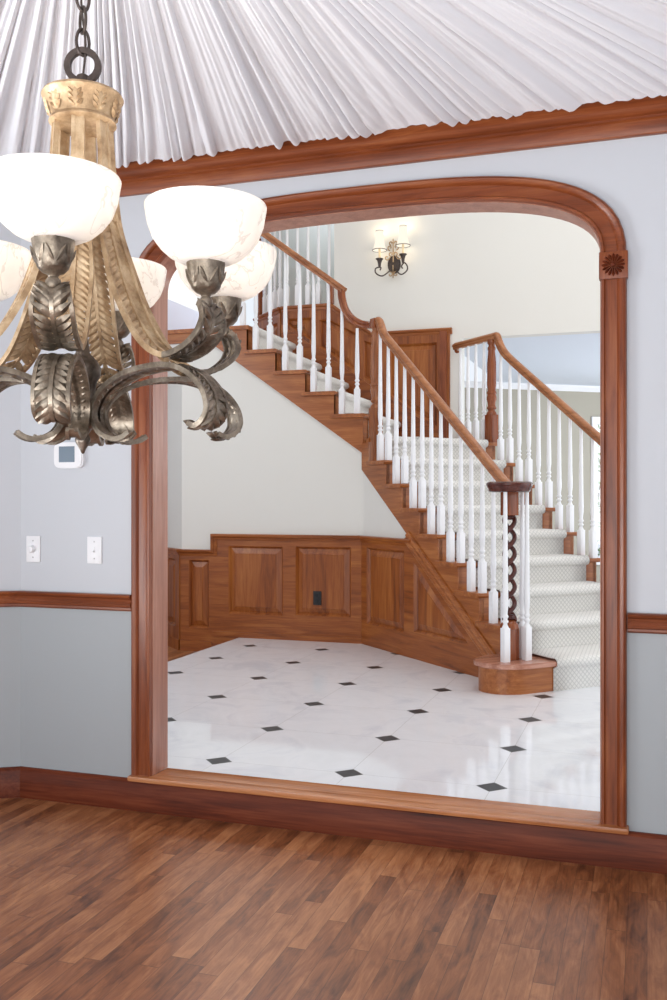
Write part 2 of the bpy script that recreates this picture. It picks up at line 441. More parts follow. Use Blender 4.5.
# arched doorway: casing, lining, sill, corner blocks
door = empty('door_1', (XC, YF, 0), kind='structure')
CWD = .091
csec = [(.003,0),(.003,.020),(.006,.026),(.014,.026),(.018,.020),(.024,.018),(.058,.018),(.062,.024),(.070,.030),(.080,.034),(.087,.030),(CWD,.022),(CWD,0)]
def casing(name, zlo, zhi, side):
    b = MB(); x0 = XC + side*HW
    path = [Vector((x0, YF, zlo)), Vector((x0, YF, zhi))]
    vs = [];
    for p in path: vs += [p + Vector((side*a, -d, 0)) for a, d in csec]
    m = len(csec)
    b.add(vs, [(i, (i+1)%m, m+(i+1)%m, m+i) for i in range(m)] + [tuple(range(m)), tuple(range(2*m-1, m-1, -1))])
    return b.build(name, M['casing_z'], door, smooth=30)
casing('casing', .151, 2.083, -1); casing('casing', .151, 2.083, 1)
b = MB(); vs = []; N = 40; m = len(csec)
loops = [arch(a, N) for a, d in csec]
zz = [(XC+HW, 2.15)]
for i in range(N+1):
    for (a, d), lp in zip(csec, loops): vs.append((lp[i][0], YF-d, lp[i][1]))
b.add(vs, [(i*m+k, i*m+(k+1)%m, (i+1)*m+(k+1)%m, (i+1)*m+k) for i in range(N) for k in range(m)] + [tuple(range(m)), tuple(range(N*m, N*m+m))])
ac = b.build('arch_casing', M['casing_x'], door, smooth=30)
for side in (-1, 1):
    x0 = XC + side*(HW + .046); b = MB()
    b.bbox((x0-.049, YF-.036, 2.080), (x0+.049, YF, 2.176), .003)
    blk = b.build('corner_block', M['casing_z'], door, smooth=30)
    b = MB()
    for k in range(16):                      # carved daisy
        a = 2*PI*k/16; d = Vector((math.cos(a), 0, math.sin(a))); pr = Vector((-d.z, 0, d.x))
        c = Vector((x0, YF-.036, 2.128)); pts = []
        for r, w, h in ((.008, .001, .002), (.018, .003, .006), (.030, .0055, .008), (.037, .004, .006), (.040, .001, .001)):
            pts += [c+d*r-pr*w, c+d*r+Vector((0,-h,0)), c+d*r+pr*w]
        b.add(pts, [(3*i+j, 3*i+j+1, 3*i+j+4, 3*i+j+3) for i in range(4) for j in range(2)])
    b.lathe([(.008,0),(.007,.006),(.003,.009)], (x0, YF-.036, 2.128), 10, axis=(0,-1,0))
    b.build('rosette', M['base_x'], blk, smooth=40)
# lining of the opening
inn = arch(.012, N); inn2 = arch(0, N); pth = [(XC+HW+.012, .151), *[(x, z) for x, z in inn], (XC-HW-.012, .151)]; pt2 = [(XC+HW, .151), *[(x, z) for x, z in inn2], (XC-HW, .151)]
b = MB(); vs = []
for (p, q) in zip(pth, pt2): vs += [(p[0], YF-.004, p[1]), (q[0], YF-.004, q[1]), (q[0], YB+.006, q[1]), (p[0], YB+.006, p[1])]
b.add(vs, [(4*i+k, 4*i+(k+1)%4, 4*i+4+(k+1)%4, 4*i+4+k) for i in range(len(pth)-1) for k in range(4)])
M['lining'] = wood('cherry_lining_lit', (134, 84, 66), (172, 120, 100), (196, 146, 126), rot=RZ, rough=.3)  # same cherry, paler and pinker: reflected light painted into the colour
b.build('door_lining', M['lining'], door, smooth=30)
b = MB(); b.bbox((XC-HW-CWD-.008, YF-.046, .128), (XC+HW+CWD+.008, YF+.02, .151), .009); b.bbox((XC-HW, YF-.02, .128), (XC+HW, YB, .1505), .002)
b.build('threshold', wood('cherry_sill', (140, 78, 40), (186, 120, 74), (214, 152, 106), rot=RX, rough=.24), door, smooth=40)
b = MB(); b.box((XC-HW, YF-.001, .0), (XC+HW, YB, .128)); b.build('step_riser', M['base_x'], door)

# ------------------------------------------------------------------ foyer shell
TS = 3.63                                    # drywall under the lower flight (t)
YW = 7.32                                    # drywall of the long back wall
BX = TS/Q - YW                               # corner x of the two
b = MB(); b.prism([(-3.265, YB), (2.8, YB), (2.8, 16.3), (-1.6, 12.4), (BX, YW+.1), (-3.275, YW+.1)], [], lambda a, c, d: (a, c, d), -.03, FZ)
tf = b.build('floor_foyer', M['tile']); struct(tf)
b = MB(); b.box((-6, YB, -.06), (-3.265, 9.5, 0)); struct(b.build('floor_hall', M['floor']))
# long back wall under the upper flight, left corner turning away, wall under lower flight
def stair_wall(name, p, q, prof, th, mat):
    p = Vector((*p,0)); q = Vector((*q,0)); L = (q-p).length; d = (q-p).normalized(); n = Vector((-d.y, d.x, 0))
    b = MB(); b.prism([(a*L, z) for a, z in prof], [], lambda a, z, k: p + d*a + n*k + Vector((0,0,z)), 0, th)
    return struct(b.build(name, mat))
XL = -3.83
def bot2(x): return 1.677 + (x+2.187)*-.71           # underside of upper stringer
def bot1(s): return .30 + .705*(s-4.954)              # underside of lower stringer
stair_wall('wall_back', (XL, YW), (BX, YW), [(0,-.02),(1,-.02),(1,bot2(BX)+.04),((-3.56-XL)/(BX-XL), 2.66),(0,2.66)], .1, M['foyer_paint'])
sB = (YW - BX)*Q
stair_wall('wall_stair', ((TS-sB)*Q, (TS+sB)*Q), ((TS-4.75)*Q, (TS+4.75)*Q), [(0,0),(1,0),(1,bot1(4.75)+.06),(0,bot1(sB)+.04)], .1, M['foyer_paint'])
seg_wall('wall_corner', (XL-1.6, YW+1.5), (XL, YW), -.02, 2.66, .1, M['foyer_paint'])
# far shell
YK = 8.5
XE = -1.60
b = MB(); b.prism([(-3.36, 3.15), (-3.36, -.02), (XE, -.02), (XE, 2.775), (2.8, 2.775), (2.8, 5.6), (-2.83, 5.6), (-2.83, 3.15)], [], lambda a, c, d: (a, d, c), YK, YK+.12)
struct(b.build('wall_stairwell', M['foyer_paint']))
P1 = Vector((-3.36, YK)); P2 = Vector((-3.80, 8.94))
seg_wall('wall_gallery', P2, P1, 1.0, 3.15, .1, M['foyer_paint'])
seg_wall('wall_gallery_left', (P2.x, 12), P2, 2.0, 5.6, .08, M['blue_white_paint'])
b = MB(); b.prism([(-3.36, YK+.01), (-2.84, YK+.01), (-2.84, 11.6), (-3.8, 11.6), (-3.8, 8.95)], [], lambda a, c, d: (a, c, d), 3.0, 3.15)
struct(b.build('floor_gallery', M['floor']))
seg_wall('wall_gallery_back', (-2.4, 11.6), (-3.9, 11.6), 3.0, 5.6, -.1, M['sage_paint'])
b = MB(); b.box((-2.83, YK+.12, 3.0), (-2.73, 11.6, 5.6)); struct(b.build('wall_gallery_right', M['sage_paint']))
b = MB(); b.box((-5.3, YB, -.02), (-5.2, 12, 3.6)); struct(b.build('wall_far_left', M['blue_white_paint']))
b = MB(); b.box((-5.7, YB, 3.5), (-5.6, 12, 5.6)); b.box((-5.6, YB, 3.5), (-5.29, 12, 3.6)); struct(b.build('wall_far_left_upper', M['foyer_paint']))
b = MB(); b.box((-5.7, YB, 5.6), (2.8, 12, 5.68)); struct(b.build('ceiling_foyer', M['ceiling_paint']))
b = MB(); b.box((-5.2, 7.32, 2.62), (-3.6, 12.0, 2.66)); struct(b.build('ceiling_hall', M['ceiling_paint']))
b = MB(); b.box((-1.79, YK+.12, 2.79), (2.8, 16.3, 2.9)); struct(b.build('ceiling_room', plain('room_ceiling_paint', (226, 232, 242), .7)))
# far room wall with its window
FA = Vector((-2.44, 11.47)); dF = Vector((.9485+.25*-.0, .3165)).normalized()
FAw = FA; L = 5.0
# direction measured from the photograph's crown: almost square to the view, receding to the right
q0 = Vector((-2.05, 11.83)); q1 = Vector((-.69, 12.77)); dF = (q1-q0).normalized(); q0 = q0 - dF*1.5; nF = Vector((-dF.y, dF.x))
def fw(a, z, k): return Vector((q0.x + dF.x*a + nF.x*k, q0.y + dF.y*a + nF.y*k, z))
def f_on(u):                                   # distance along that wall of a sight-line column
    F = Vector((-.3165, .9485)); Rr = Vector((.9485, .3165)); r = Rr*((u-333.5)/940)+F
    det = r.x*(-dF.y) + dF.x*r.y
    return (r.x*q0.y - r.y*q0.x)/-(r.x*dF.y - r.y*dF.x) if False else ((q0.x*r.y - q0.y*r.x)/(dF.y*r.x - dF.x*r.y))
wa = f_on(594.5)
b = MB(); b.prism([(0,-.02),(7.6,-.02),(7.6,2.79),(0,2.79)], [[(wa,.5),(wa+1.0,.5),(wa+1.0,2.33),(wa,2.33)]], fw, 0, .12)
struct(b.build('wall_room', M['beige_paint']))
b = MB(); b.sweep([fw(0,0,0), fw(7.6,0,0)], [(0,2.715),(.02,2.715),(.06,2.765),(.06,2.79),(0,2.79)]); struct(b.build('trim_4', M['white_paint']))
win = empty('window_1', fw(wa+.5, .5, 0), kind='structure')
b = MB(); b.prism([(wa-.05,.45),(wa+1.05,.45),(wa+1.05,2.39),(wa-.05,2.39)], [[(wa+.03,.53),(wa+.97,.53),(wa+.97,2.30),(wa+.03,2.30)]], fw, -.03, .09)
b.prism([(wa+.03,1.39),(wa+.97,1.39),(wa+.97,1.43),(wa+.03,1.43)], [], fw, 0, .05)
b.build('window_frame', M['white_paint'], win)
b = MB(); b.prism([(wa+.03,.53),(wa+.97,.53),(wa+.97,2.30),(wa+.03,2.30)], [], fw, .04, .046); b.build('pane', M['glass'], win)
c0 = fw(wa+.6, 0, 1.3)
sh = empty('leafy_shrub', (c0.x, c0.y, -.3), 'sunlit green leafy shrub outside the far room window', 'shrub')
b = MB(); rnd = random.Random(3)
for i in range(1500):
    a = rnd.uniform(0, 2*PI); r = rnd.uniform(.1, .62); z = rnd.uniform(.0, 2.7)
    p = Vector((c0.x + r*math.cos(a), c0.y + r*math.sin(a), z)); d = Vector((rnd.uniform(-1,1), rnd.uniform(-1,1), rnd.uniform(-.4,1))).normalized()
    s_ = d.cross(Vector((rnd.uniform(-1,1), rnd.uniform(-1,1), .3))).normalized(); l = rnd.uniform(.05,.09)
    b.add([p, p+d*l*.5+s_*l*.28, p+d*l, p+d*l*.5-s_*l*.28], [(0,1,2,3)])
b.build('foliage', M['leaf'], sh)
b = MB()
for k in range(5):
    a = k*1.26; b.tube([(c0.x+.05*math.cos(a), c0.y+.05*math.sin(a), -.3), (c0.x+.15*math.cos(a), c0.y+.15*math.sin(a), 1.0), (c0.x+.4*math.cos(a), c0.y+.4*math.sin(a), 2.2)], .018, 6)
b.build('stem', M['bark'], sh)
b = MB(); b.box((-4, 11.5, -.36), (6, 20, -.3)); struct(b.build('ground', plain('lawn', (120, 150, 84), .9, 0, 0, 8, .3)))
b = MB(); b.box((2.8, YB, -.02), (2.9, 4.6, 5.6)); b.box((2.8, 4.6, 3.9), (2.9, 8.4, 5.6)); b.box((2.8, 8.4, -.02), (2.9, 16.3, 5.6)); struct(b.build('wall_foyer_right', M['foyer_paint']))

# ------------------------------------------------------------------ wainscot
def offset_poly(P, d):                         # inset a convex counter-clockwise polygon
    n = len(P); res = []
    for i in range(n):
        p0, p1, p2 = Vector(P[i-1]), Vector(P[i]), Vector(P[(i+1) % n])
        d1 = (p1-p0).normalized(); d2 = (p2-p1).normalized(); n1 = Vector((-d1.y, d1.x)); n2 = Vector((-d2.y, d2.x))
        k = n1+n2; k = k/ max(k.dot(n1), .2)
        res.append((p1.x + k.x*d, p1.y + k.y*d))
    return res
def rect(a0, z0, a1, z1): return [(a0,z0),(a1,z0),(a1,z1),(a0,z1)]
def wainscot(name, p, q, outline, panels, caps, fm, pm, cm, base=None):
    """p, q: ends of the wall face as the room sees it, left to right"""
    p = Vector((*p,0)); q = Vector((*q,0)); d = (q-p).normalized(); n = Vector((d.y, -d.x, 0))
    fn = lambda a, z, k: p + d*a + n*k + Vector((0,0,z))
    root = empty(name, p, kind='structure')
    b = MB(); b.prism(outline, panels, fn, .0, .026); b.build('panel_frame', fm, root)
    for pl in panels:
        b = MB(); n_ = len(pl)
        i1 = offset_poly(pl, .012); i2 = offset_poly(pl, .018); i3 = offset_poly(pl, .062); ring = [(pl,.026),(i1,.012),(i2,.0015),(i3,.017),(offset_poly(pl,.064),.021)]
        vs = [fn(a,z,k) for P, k in ring for a, z in P]
        b.add(vs, [(r*n_+i, r*n_+(i+1)%n_, (r+1)*n_+(i+1)%n_, (r+1)*n_+i) for r in range(4) for i in range(n_)] + [tuple(4*n_+i for i in range(n_))])
        b.build('raised_panel', pm, root)
    for cp in caps:
        b = MB(); b.sweep([fn(a, z, 0) for a, z in cp], [(0,-.048),(.030,-.048),(.034,-.036),(.036,-.026),(.046,-.020),(.052,-.010),(.052,.0),(.046,.006),(0,.006)])
        b.build('cap_moulding', cm, root, smooth=35)
    if base:
        b = MB()
        for a0, a1, z0, z1 in base: b.box((a0, 0, z0), (a1, .034, z1), lambda a, k, z: fn(a, z, k))
        b.build('plinth', fm, root)
    return root, fn
yf = YW
# long wall: left low part, jog, two panels
X0 = XL
L_ = BX - X0
ax = lambda x: x - X0
wainscot('trim_5', (X0, yf), (BX, yf), [(0,0),(ax(-3.30)-.23,0),(ax(-3.30)-.23,.0),(L_,.0),(L_,.985),(ax(-3.53),.985),(ax(-3.53),.86),(0,.86)],
    [rect(ax(-3.75),.20,ax(-3.56),.785), rect(ax(-3.375),.335,ax(-2.88),.91), rect(ax(-2.765),.345,ax(-2.285),.915)],
    [[(0,.868),(ax(-3.53),.868),(ax(-3.53),1.005),(L_,1.005)]], M['wain_x'], M['wain_z'], M['wain_x'], base=[(0,ax(-3.53),0,.09),(ax(-3.53),L_,FZ,FZ+.045)])
# corner facet turning away on the left
p = Vector((XL, YW)); q = p + Vector((-.7, .66))
wainscot('trim_6', q, p, [(0,0),(.962,0),(.962,.86),(0,.86)], [rect(.1,.2,.48,.785), rect(.6,.2,.86,.785)], [[(0,.868),(.962,.868)]], M['wain_z'], M['wain_z'], M['wain_x'], base=[(0,.962,0,.09)])
# under the lower flight
pB = ((TS-sB)*Q, (TS+sB)*Q); pC = ((TS-4.70)*Q, (TS+4.70)*Q); LL = sB-4.70
am = lambda s: sB - s
sx1 = 4.954 + (.985-.30)/.705
wainscot('trim_7', pB, pC, [(0,FZ),(LL,FZ),(am(4.72),.15),(am(sx1),.985),(0,.985)],
    [rect(am(6.62),.31,am(6.04),.92), [(am(5.90),.335),(am(5.20),.335),(am(5.90),.335+.70*.70+.02)]],
    [[(0,1.005),(am(sx1)+.01,1.005)]], M['wain_d'], M['wain_z'], M['wain_d'])
# back wall beside the stair: raking cap, level cap, raking skirt
XA = -3.36
bx = lambda x: x - XA
LB = XE - .11 - XA
skz = lambda x: 1.99 + (-1.889 - x)*.70
r1 = [(bx(-3.30), skz(-3.30)+.02), (bx(-3.05), skz(-3.05)+.02), (bx(-3.05), 3.05), (bx(-3.30), 3.05)]
r2 = [(bx(-2.97), skz(-2.97)+.02), (bx(-2.60), skz(-2.60)+.02), (bx(-2.60), 2.87), (bx(-2.87), 3.02), (bx(-2.97), 3.02)]
r3 = [(bx(-2.53), skz(-2.53)+.02), (bx(-2.36), skz(-2.36)+.02), (bx(-2.36), 2.745), (bx(-2.53), 2.80)]
r4 = [(bx(-2.27), skz(-2.27)+.02), (bx(-1.95), skz(-1.95)+.02), (bx(-1.83), 1.98), (bx(-1.83), 2.745), (bx(-2.27), 2.745)]
root, fnb = wainscot('trim_8', (XA, YK), (XE-.14, YK), [(0,1.75),(LB,1.75),(LB,2.845),(bx(-2.45),2.845),(bx(-2.86),3.145),(0,3.145)], [r1,r2,r3,r4],
    [[(0,3.165),(bx(-2.85),3.165),(bx(-2.45),2.865),(LB+.02,2.865)]], M['wain_z'], M['wain_z'], M['wain_x'])
b = MB(); b.prism([(0,skz(XA)-.02),(0,skz(XA)-.45),(bx(-2.1),1.7),(LB,1.75),(LB,1.93),(bx(-1.86),1.96)], [], fnb, .0, .036); b.build('skirt_board', M['wain_x'], root)
b = MB(); b.box((bx(XE-.20),.0,1.75),(bx(XE-.135),.045,2.87), lambda a,k,z: fnb(a,z,k)); b.build('end_stile', M['casing_z'], root)
b = MB(); b.bbox((-2.875, YK-.06, 3.165), (-2.83, YK, 3.34), .004); b.build('end_block', M['casing_z'], root)
wainscot('trim_9', P2, P1, [(0,2.3),((P1-P2).length,2.3),((P1-P2).length,3.145),(0,3.145)], [rect(.08,2.75,.27,3.03), rect(.36,2.65,.56,3.03)], [[(-.02,3.165),((P1-P2).length,3.165)]], M['wain_z'], M['wain_z'], M['wain_x'])

# ------------------------------------------------------------------ staircase
RISE = .184
def zt(k): return FZ + RISE*k if k <= 9 else [2.0, 2.19, 2.375, 2.562, 2.77][k-10]
def sn(k): return 4.815 + .248*(k-2) if k > 1 else 4.50
XN = {10: -2.159, 11: -2.406, 12: -2.658, 13: -2.925, 14: -3.185}
T0, T1 = 3.585, 4.862
stair = empty('staircase', ST(4.6, 4.2, FZ), 'cherry staircase turning left around a corner, carpeted down the middle', 'staircase')
def nosed(run, z, th=.03):       # tread section (run, height), rounded front at 0
    return [(run, z-th), (.012, z-th), (.004, z-th*.85), (0, z-th*.5), (.004, z-th*.15), (.012, z), (run, z)]
for k in range(2, 9):
    b = MB(); b.prism(nosed(.288, zt(k)), [], lambda a, z, t, k=k: ST(sn(k)+a, t, z), T0, T1); 
    b.build('tread', M['step_w'], stair, smooth=40)
for k in range(2, 10):
    b = MB(); b.box((sn(k)+.027, 3.62, zt(k-1)-.03 if k > 2 else FZ), (sn(k)+.045, 4.83, zt(k)-.03), ST); b.build('riser', M['step_w'], stair)
# first step: bulging round end
C0 = (4.69, 3.554)
def bull(r, front, back, tend):
    pts = [(front, tend), (front, C0[1])]
    for i in range(1, 17):
        a = -PI/2 + -PI*i/16 * .94
        a = PI + PI*i/16*-1.0
        pts.append((C0[0] + (C0[0]-front)*math.cos(PI - PI*i/16*1.0)*1.0, C0[1] - r*math.sin(PI*i/16)))
    pts.append((C0[0]+(C0[0]-front), tend))
    return pts
b = MB(); b.prism(bull(.20, 4.525, 0, 4.85), [], lambda s, t, z: ST(s, t, z), FZ, FZ+RISE-.03); b.build('starting_step', M['step_w'], stair, smooth=40)
b = MB()
tb = bull(.228, 4.492, 0, 4.88)
b.prism(tb, [], lambda s, t, z: ST(s, t, z), FZ+RISE-.026, FZ+RISE-.004); 
cx_, cy_ = sum(p[0] for p in tb)/len(tb), sum(p[1] for p in tb)/len(tb)
b.prism(bull(.221, 4.499, 0, 4.873), [], lambda s, t, z: ST(s, t, z), FZ+RISE-.030, FZ+RISE); b.build('starting_tread', wood('cherry_pale_tread', (140,84,64), (184,128,106), (208,160,140), rot=RW, rough=.2), stair, smooth=40)
# lower stringers
def saw(off):
    P = [(sn(2)+.03, zt(1)-.03)]
    for k in range(2, 10):
        P += [(sn(k)+.027, zt(k)-.03)]
        if k < 9: P += [(sn(k+1)+.027, zt(k)-.03)]
    return P
low = saw(0) + [(sB-.002, zt(9)-.03), (sB-.002, bot1(sB)), (4.85, bot1(4.85)), (sn(2)+.03, FZ+.05)]
b = MB(); b.prism(low, [], lambda s, z, t: ST(s, t, z), 3.612, 3.65); b.build('stringer', M['step_d'], stair)
b = MB(); b.prism(low, [], lambda s, z, t: ST(s, t, z), 4.80, 4.835); b.build('stringer', M['step_d'], stair)
b = MB(); b.sweep([ST(s, 3.612, bot1(s)+.018) for s in (5.985, 4.80)], [(0,-.066),(.016,-.066),(.024,-.056),(.024,-.036),(.018,-.030),(.018,-.020),(.026,-.012),(.028,.0),(.020,.010),(.014,.014),(.014,.026),(0,.030)], up=Vector((0,0,1)))
rk = b.build('raking_moulding', M['step_d'], stair, smooth=35)
# landing
b = MB(); b.prism([(ST(sn(9), T0, 0).x, ST(sn(9), T0, 0).y), (-2.145, 7.262), (-2.145, YK), (-1.60, YK), (ST(sn(9), T1, 0).x, ST(sn(9), T1, 0).y)], [], lambda x, y, z: Vector((x, y, z)), zt(9)-.03, zt(9))
b.build('landing', M['step_w'], stair)
b = MB(); b.box((6.62, 4.82, zt(9)-.3), (7.15, 4.85, zt(9)-.03), ST); b.build('fascia', M['step_d'], stair)
# upper flight
for k in range(10, 14):
    b = MB(); b.prism(nosed(.30, zt(k)), [], lambda a, z, y, k=k: Vector((XN[k]-a, y, z)), 7.272, YK-.03); b.build('tread', M['step_y'], stair, smooth=40)
for k in range(10, 15):
    b = MB(); b.box((XN[k]-.045, 7.31, zt(k-1)-.03), (XN[k]-.027, YK-.03, zt(k)-.03)); b.build('riser', M['step_y'], stair)
up = [(BX, zt(9)-.03)]
up += [(BX, zt(10)-.03)]
for k in range(11, 15): up += [(XN[k]-.027, zt(k-1)-.03), (XN[k]-.027, zt(k)-.03)]
up += [(-3.60, zt(14)-.03), (-3.60, 2.665), (-3.56, 2.655), (BX, bot2(BX))]
b = MB(); b.prism(up, [], lambda x, z, y: Vector((x, y, z)), 7.302, 7.34); b.build('stringer', M['step_x'], stair)
b = MB(); b.prism([(XN[14], 7.272), (-5.18, 7.272), (-5.18, 12), (-3.9, 12), (-3.84, 8.9), (-3.4, YK-.03), (XN[14], YK-.03)], [], lambda x, y, z: Vector((x, y, z)), 2.74, 2.772); b.build('upper_landing', M['step_y'], stair)
b = MB(); b.box((-5.18, 7.302, 2.655), (-3.60, 7.42, 2.74)); b.bbox((-5.18, 7.285, 2.655), (-3.60, 7.302, 2.675), .004); b.build('fascia', M['step_x'], stair)

# carpet runner
def carpet(name_mb, path, width0, width1, fn, tb_=.014):
    pass
def runner(path, w0, w1, fn):
    """closed-thickness strip along a 2-D path; uv = (width, length)"""
    n = len(path); vs = []; uvs = []; L = 0; W = 5
    for i, (a, z) in enumerate(path):
        if i: L += math.dist(path[i-1], path[i])
        for j in range(W+1):
            w = w0 + (w1-w0)*j/W; vs.append(fn(a, w, z)); uvs.append((w, L))
    fs = [(i*(W+1)+j, i*(W+1)+j+1, (i+1)*(W+1)+j+1, (i+1)*(W+1)+j) for i in range(n-1) for j in range(W)]
    # thin side returns so the strip has depth
    return vs, fs, uvs
def step_path(nose, ztop, k0, k1, start, TH=.022):
    P = [(start, ztop(k0-1)+.0)]
    for k in range(k0, k1+1):
        s, z = nose(k), ztop(k)
        P.append((s+.016, ztop(k-1) + (TH if k > k0 else 0)))
        P.append((s+.016, z-.052))
        for i in range(0, 9):
            a = -PI/2 - PI*i/8
            P.append((s+.012 + .034*math.cos(a), z-.012 + .034*math.sin(a)))
        P.append((s+.06, z+TH-.002))
    return P
def make_runner(parts, name):
    V = []; F = []; U = []
    for vs, fs, uvs in parts:
        o = len(V); V += vs; F += [tuple(i+o for i in f) for f in fs]; U += uvs
    me = bpy.data.meshes.new(name); me.from_pydata(V, [], F); ul = me.uv_layers.new(name='UVMap')
    for p in me.polygons:
        for li in p.loop_indices: ul.data[li].uv = U[me.loops[li].vertex_index]
    me.polygons.foreach_set('use_smooth', [True]*len(me.polygons)); me.set_sharp_from_angle(angle=math.radians(60)); me.materials.append(M['carpet'])
    o = bpy.data.objects.new(name, me); col.objects.link(o)
    md = o.modifiers.new('thickness', 'SOLIDIFY'); md.thickness = .008; md.offset = -1
    return o
p1 = step_path(sn, zt, 1, 9, sn(1)+.016); p1.append((6.9, zt(9)+.02))
p2 = step_path(lambda k: -XN[k], zt, 10, 14, -XN[10]+.016); p2.append((3.75, zt(14)+.02)); p2[0] = (1.75, zt(9)+.021); p2.insert(1, (2.14, zt(9)+.021))
rn = make_runner([runner(p1, 3.755, 4.728, lambda a, w, z: ST(a, w, z)), runner(p2, 7.44, 8.36, lambda a, w, z: Vector((-a, w, z)))], 'carpet_runner')
tag(rn, 'ivory trellis-patterned carpet runner laid down the cherry staircase', 'carpet')

# ------------------------------------------------------------------ balustrades
def baluster_mb(h, rot=PI/4, blk=.205):
    """square base block, turned vase and long taper; base at the origin"""
    b = MB(); s = .0215
    bb = MB().bbox((-s,-s,0),(s,s,blk), .002)
    prof = [(s*1.1, blk-.004), (.017, blk+.012), (.0125, blk+.022), (.0125, blk+.028), (.019, blk+.036), (.0195, blk+.042), (.0125, blk+.052), (.0135, blk+.058), (.0195, blk+.066), (.0195, blk+.072), (.0135, blk+.082), (.0145, blk+.10), (.0185, blk+.135), (.019, blk+.17), (.0165, blk+.30 if blk+.33 < h else h-.05), (.0115, h)]
    b.add(bb.v, bb.f); b.lathe(prof, (0,0,0), 14)
    R = Matrix.Rotation(rot, 4, 'Z'); b.v = [R @ v for v in b.v]
    return b
cache = {}
def baluster(parent, p, h, rot):
    key = (round(h, 2), round(rot, 2)); p = Vector(p)
    if key not in cache:
        b = baluster_mb(key[0], rot); me_o = b.build('baluster', M['white_paint'], None, smooth=40); cache[key] = me_o.data
        o = me_o
    else:
        o = bpy.data.objects.new('baluster', cache[key]); col.objects.link(o)
    o.parent = parent; o.location = p - wloc(parent)
    o.scale.z = h/key[0]
    return o
hand = [(-.022,-.028),(.022,-.028),(.026,-.018),(.026,-.010),(.022,-.004),(.030,.004),(.031,.014),(.024,.024),(.010,.030),(-.010,.030),(-.024,.024),(-.031,.014),(-.030,.004),(-.022,-.004),(-.026,-.010),(-.026,-.018)]
TL, TR = 3.64, 4.805
def zl(s): return 1.405 + .765*(s-4.85)        # left rail centre
def zr(s): return 1.753 + .685*(s-5.281)       # right rail centre
lb = empty('balustrade', ST(5.5, TL, zt(4)), 'long cherry and white balustrade on the open left side of both flights', 'balustrade')
rb = empty('balustrade', ST(5.5, TR, zt(4)), 'shorter balustrade on the right side of the stairs, ending at a white wall', 'balustrade')
# left: volute, straight rail, easing up to the newel, level run, gooseneck, upper rail
NL = 6.535
VZ = 1.380
b = MB(); b.lathe([(.0,VZ-.032),(.118,VZ-.032),(.128,VZ-.026),(.130,VZ-.012),(.136,VZ-.002),(.143,VZ+.012),(.141,VZ+.024),(.128,VZ+.032),(.0,VZ+.033)], ST(C0[0], C0[1]+.0, 0), 40)
b.build('volute', M['newel_dark'], lb, smooth=40)
path = [ST(4.62, 3.61, VZ), ST(4.74, 3.63, VZ+.002), ST(4.83, TL, VZ+.018)]
path += [ST(s, TL, zl(s)) for s in (4.93, 5.3, 5.8, 6.2, 6.36)]
path += [ST(6.42, TL, zl(6.42)+.012), ST(6.455, TL, zl(6.455)+.045), ST(6.475, TL, 2.705), ST(6.50, TL, 2.722)]
b = MB(); b.sweep(catmull(path, 5), hand); b.build('handrail', M['rail_d'], lb, smooth=50)
YL = 7.335
corner = ST(NL, TL, 2.71)
b = MB(); b.bbox((-.035,-.035,2.665),(.035,.035,2.742), .006, lambda x,y,z: corner*1.0 + Vector((0,0,z-2.71)) + Vector((x*Q-y*Q, x*Q+y*Q, 0))); b.build('newel_cap', M['newel'], lb, smooth=40)
p = [corner + Vector((-.02,.01,-.01)), Vector((-2.12, 7.30, 2.715)), Vector((-2.21, YL, 2.735)), Vector((-2.29, YL, 2.785)), Vector((-2.345, YL, 2.86)), Vector((-2.372, YL, 2.95)), Vector((-2.378, YL, 3.02))]
b = MB(); b.sweep(catmull(p, 6), hand); b.build('gooseneck', M['newel'], lb, smooth=50)
def zu(x): return 3.024 + (-2.376 - x)*.75
b = MB(); b.sweep([Vector((x, YL, zu(x)+.005)) for x in (-2.352, -2.6, -2.9, -3.2, -3.5)], hand); b.build('handrail', M['rail_x'], lb, smooth=50)
# newel at the turn
def newel(parent, p, zb, z1, mat):
    h = z1-zb; b = MB(); s = .042; q = 2.03-zb if 1.5 < zb < 2 else .3
    bb = MB().bbox((-s,-s,0),(s,s,q), .004); R = Matrix.Rotation(PI/4, 4, 'Z'); b.add([R @ v for v in bb.v], bb.f)
    pr = [(.046,q-.004),(.040,q+.02),(.030,q+.03),(.030,q+.04),(.040,q+.05),(.042,q+.06),(.032,q+.075),(.034,q+.10),(.042,q+.13),(.043,q+.15),(.036,q+.17),(.042,q+.18),(.042,q+.19),(.034,q+.205),(.040,q+.25),(.039,h-.20),(.030,h-.095),(.034,h-.085),(.036,h-.07),(.028,h-.055),(.027,h-.045),(.037,h-.03),(.037,h)]
    b.lathe(pr, (0,0,0), 20); b.v = [v + Vector((p.x, p.y, zb)) for v in b.v]
    b.build('newel_post', mat, parent, smooth=40)
newel(lb, ST(NL, TL, 0), zt(8), 2.70, M['newel_light'])
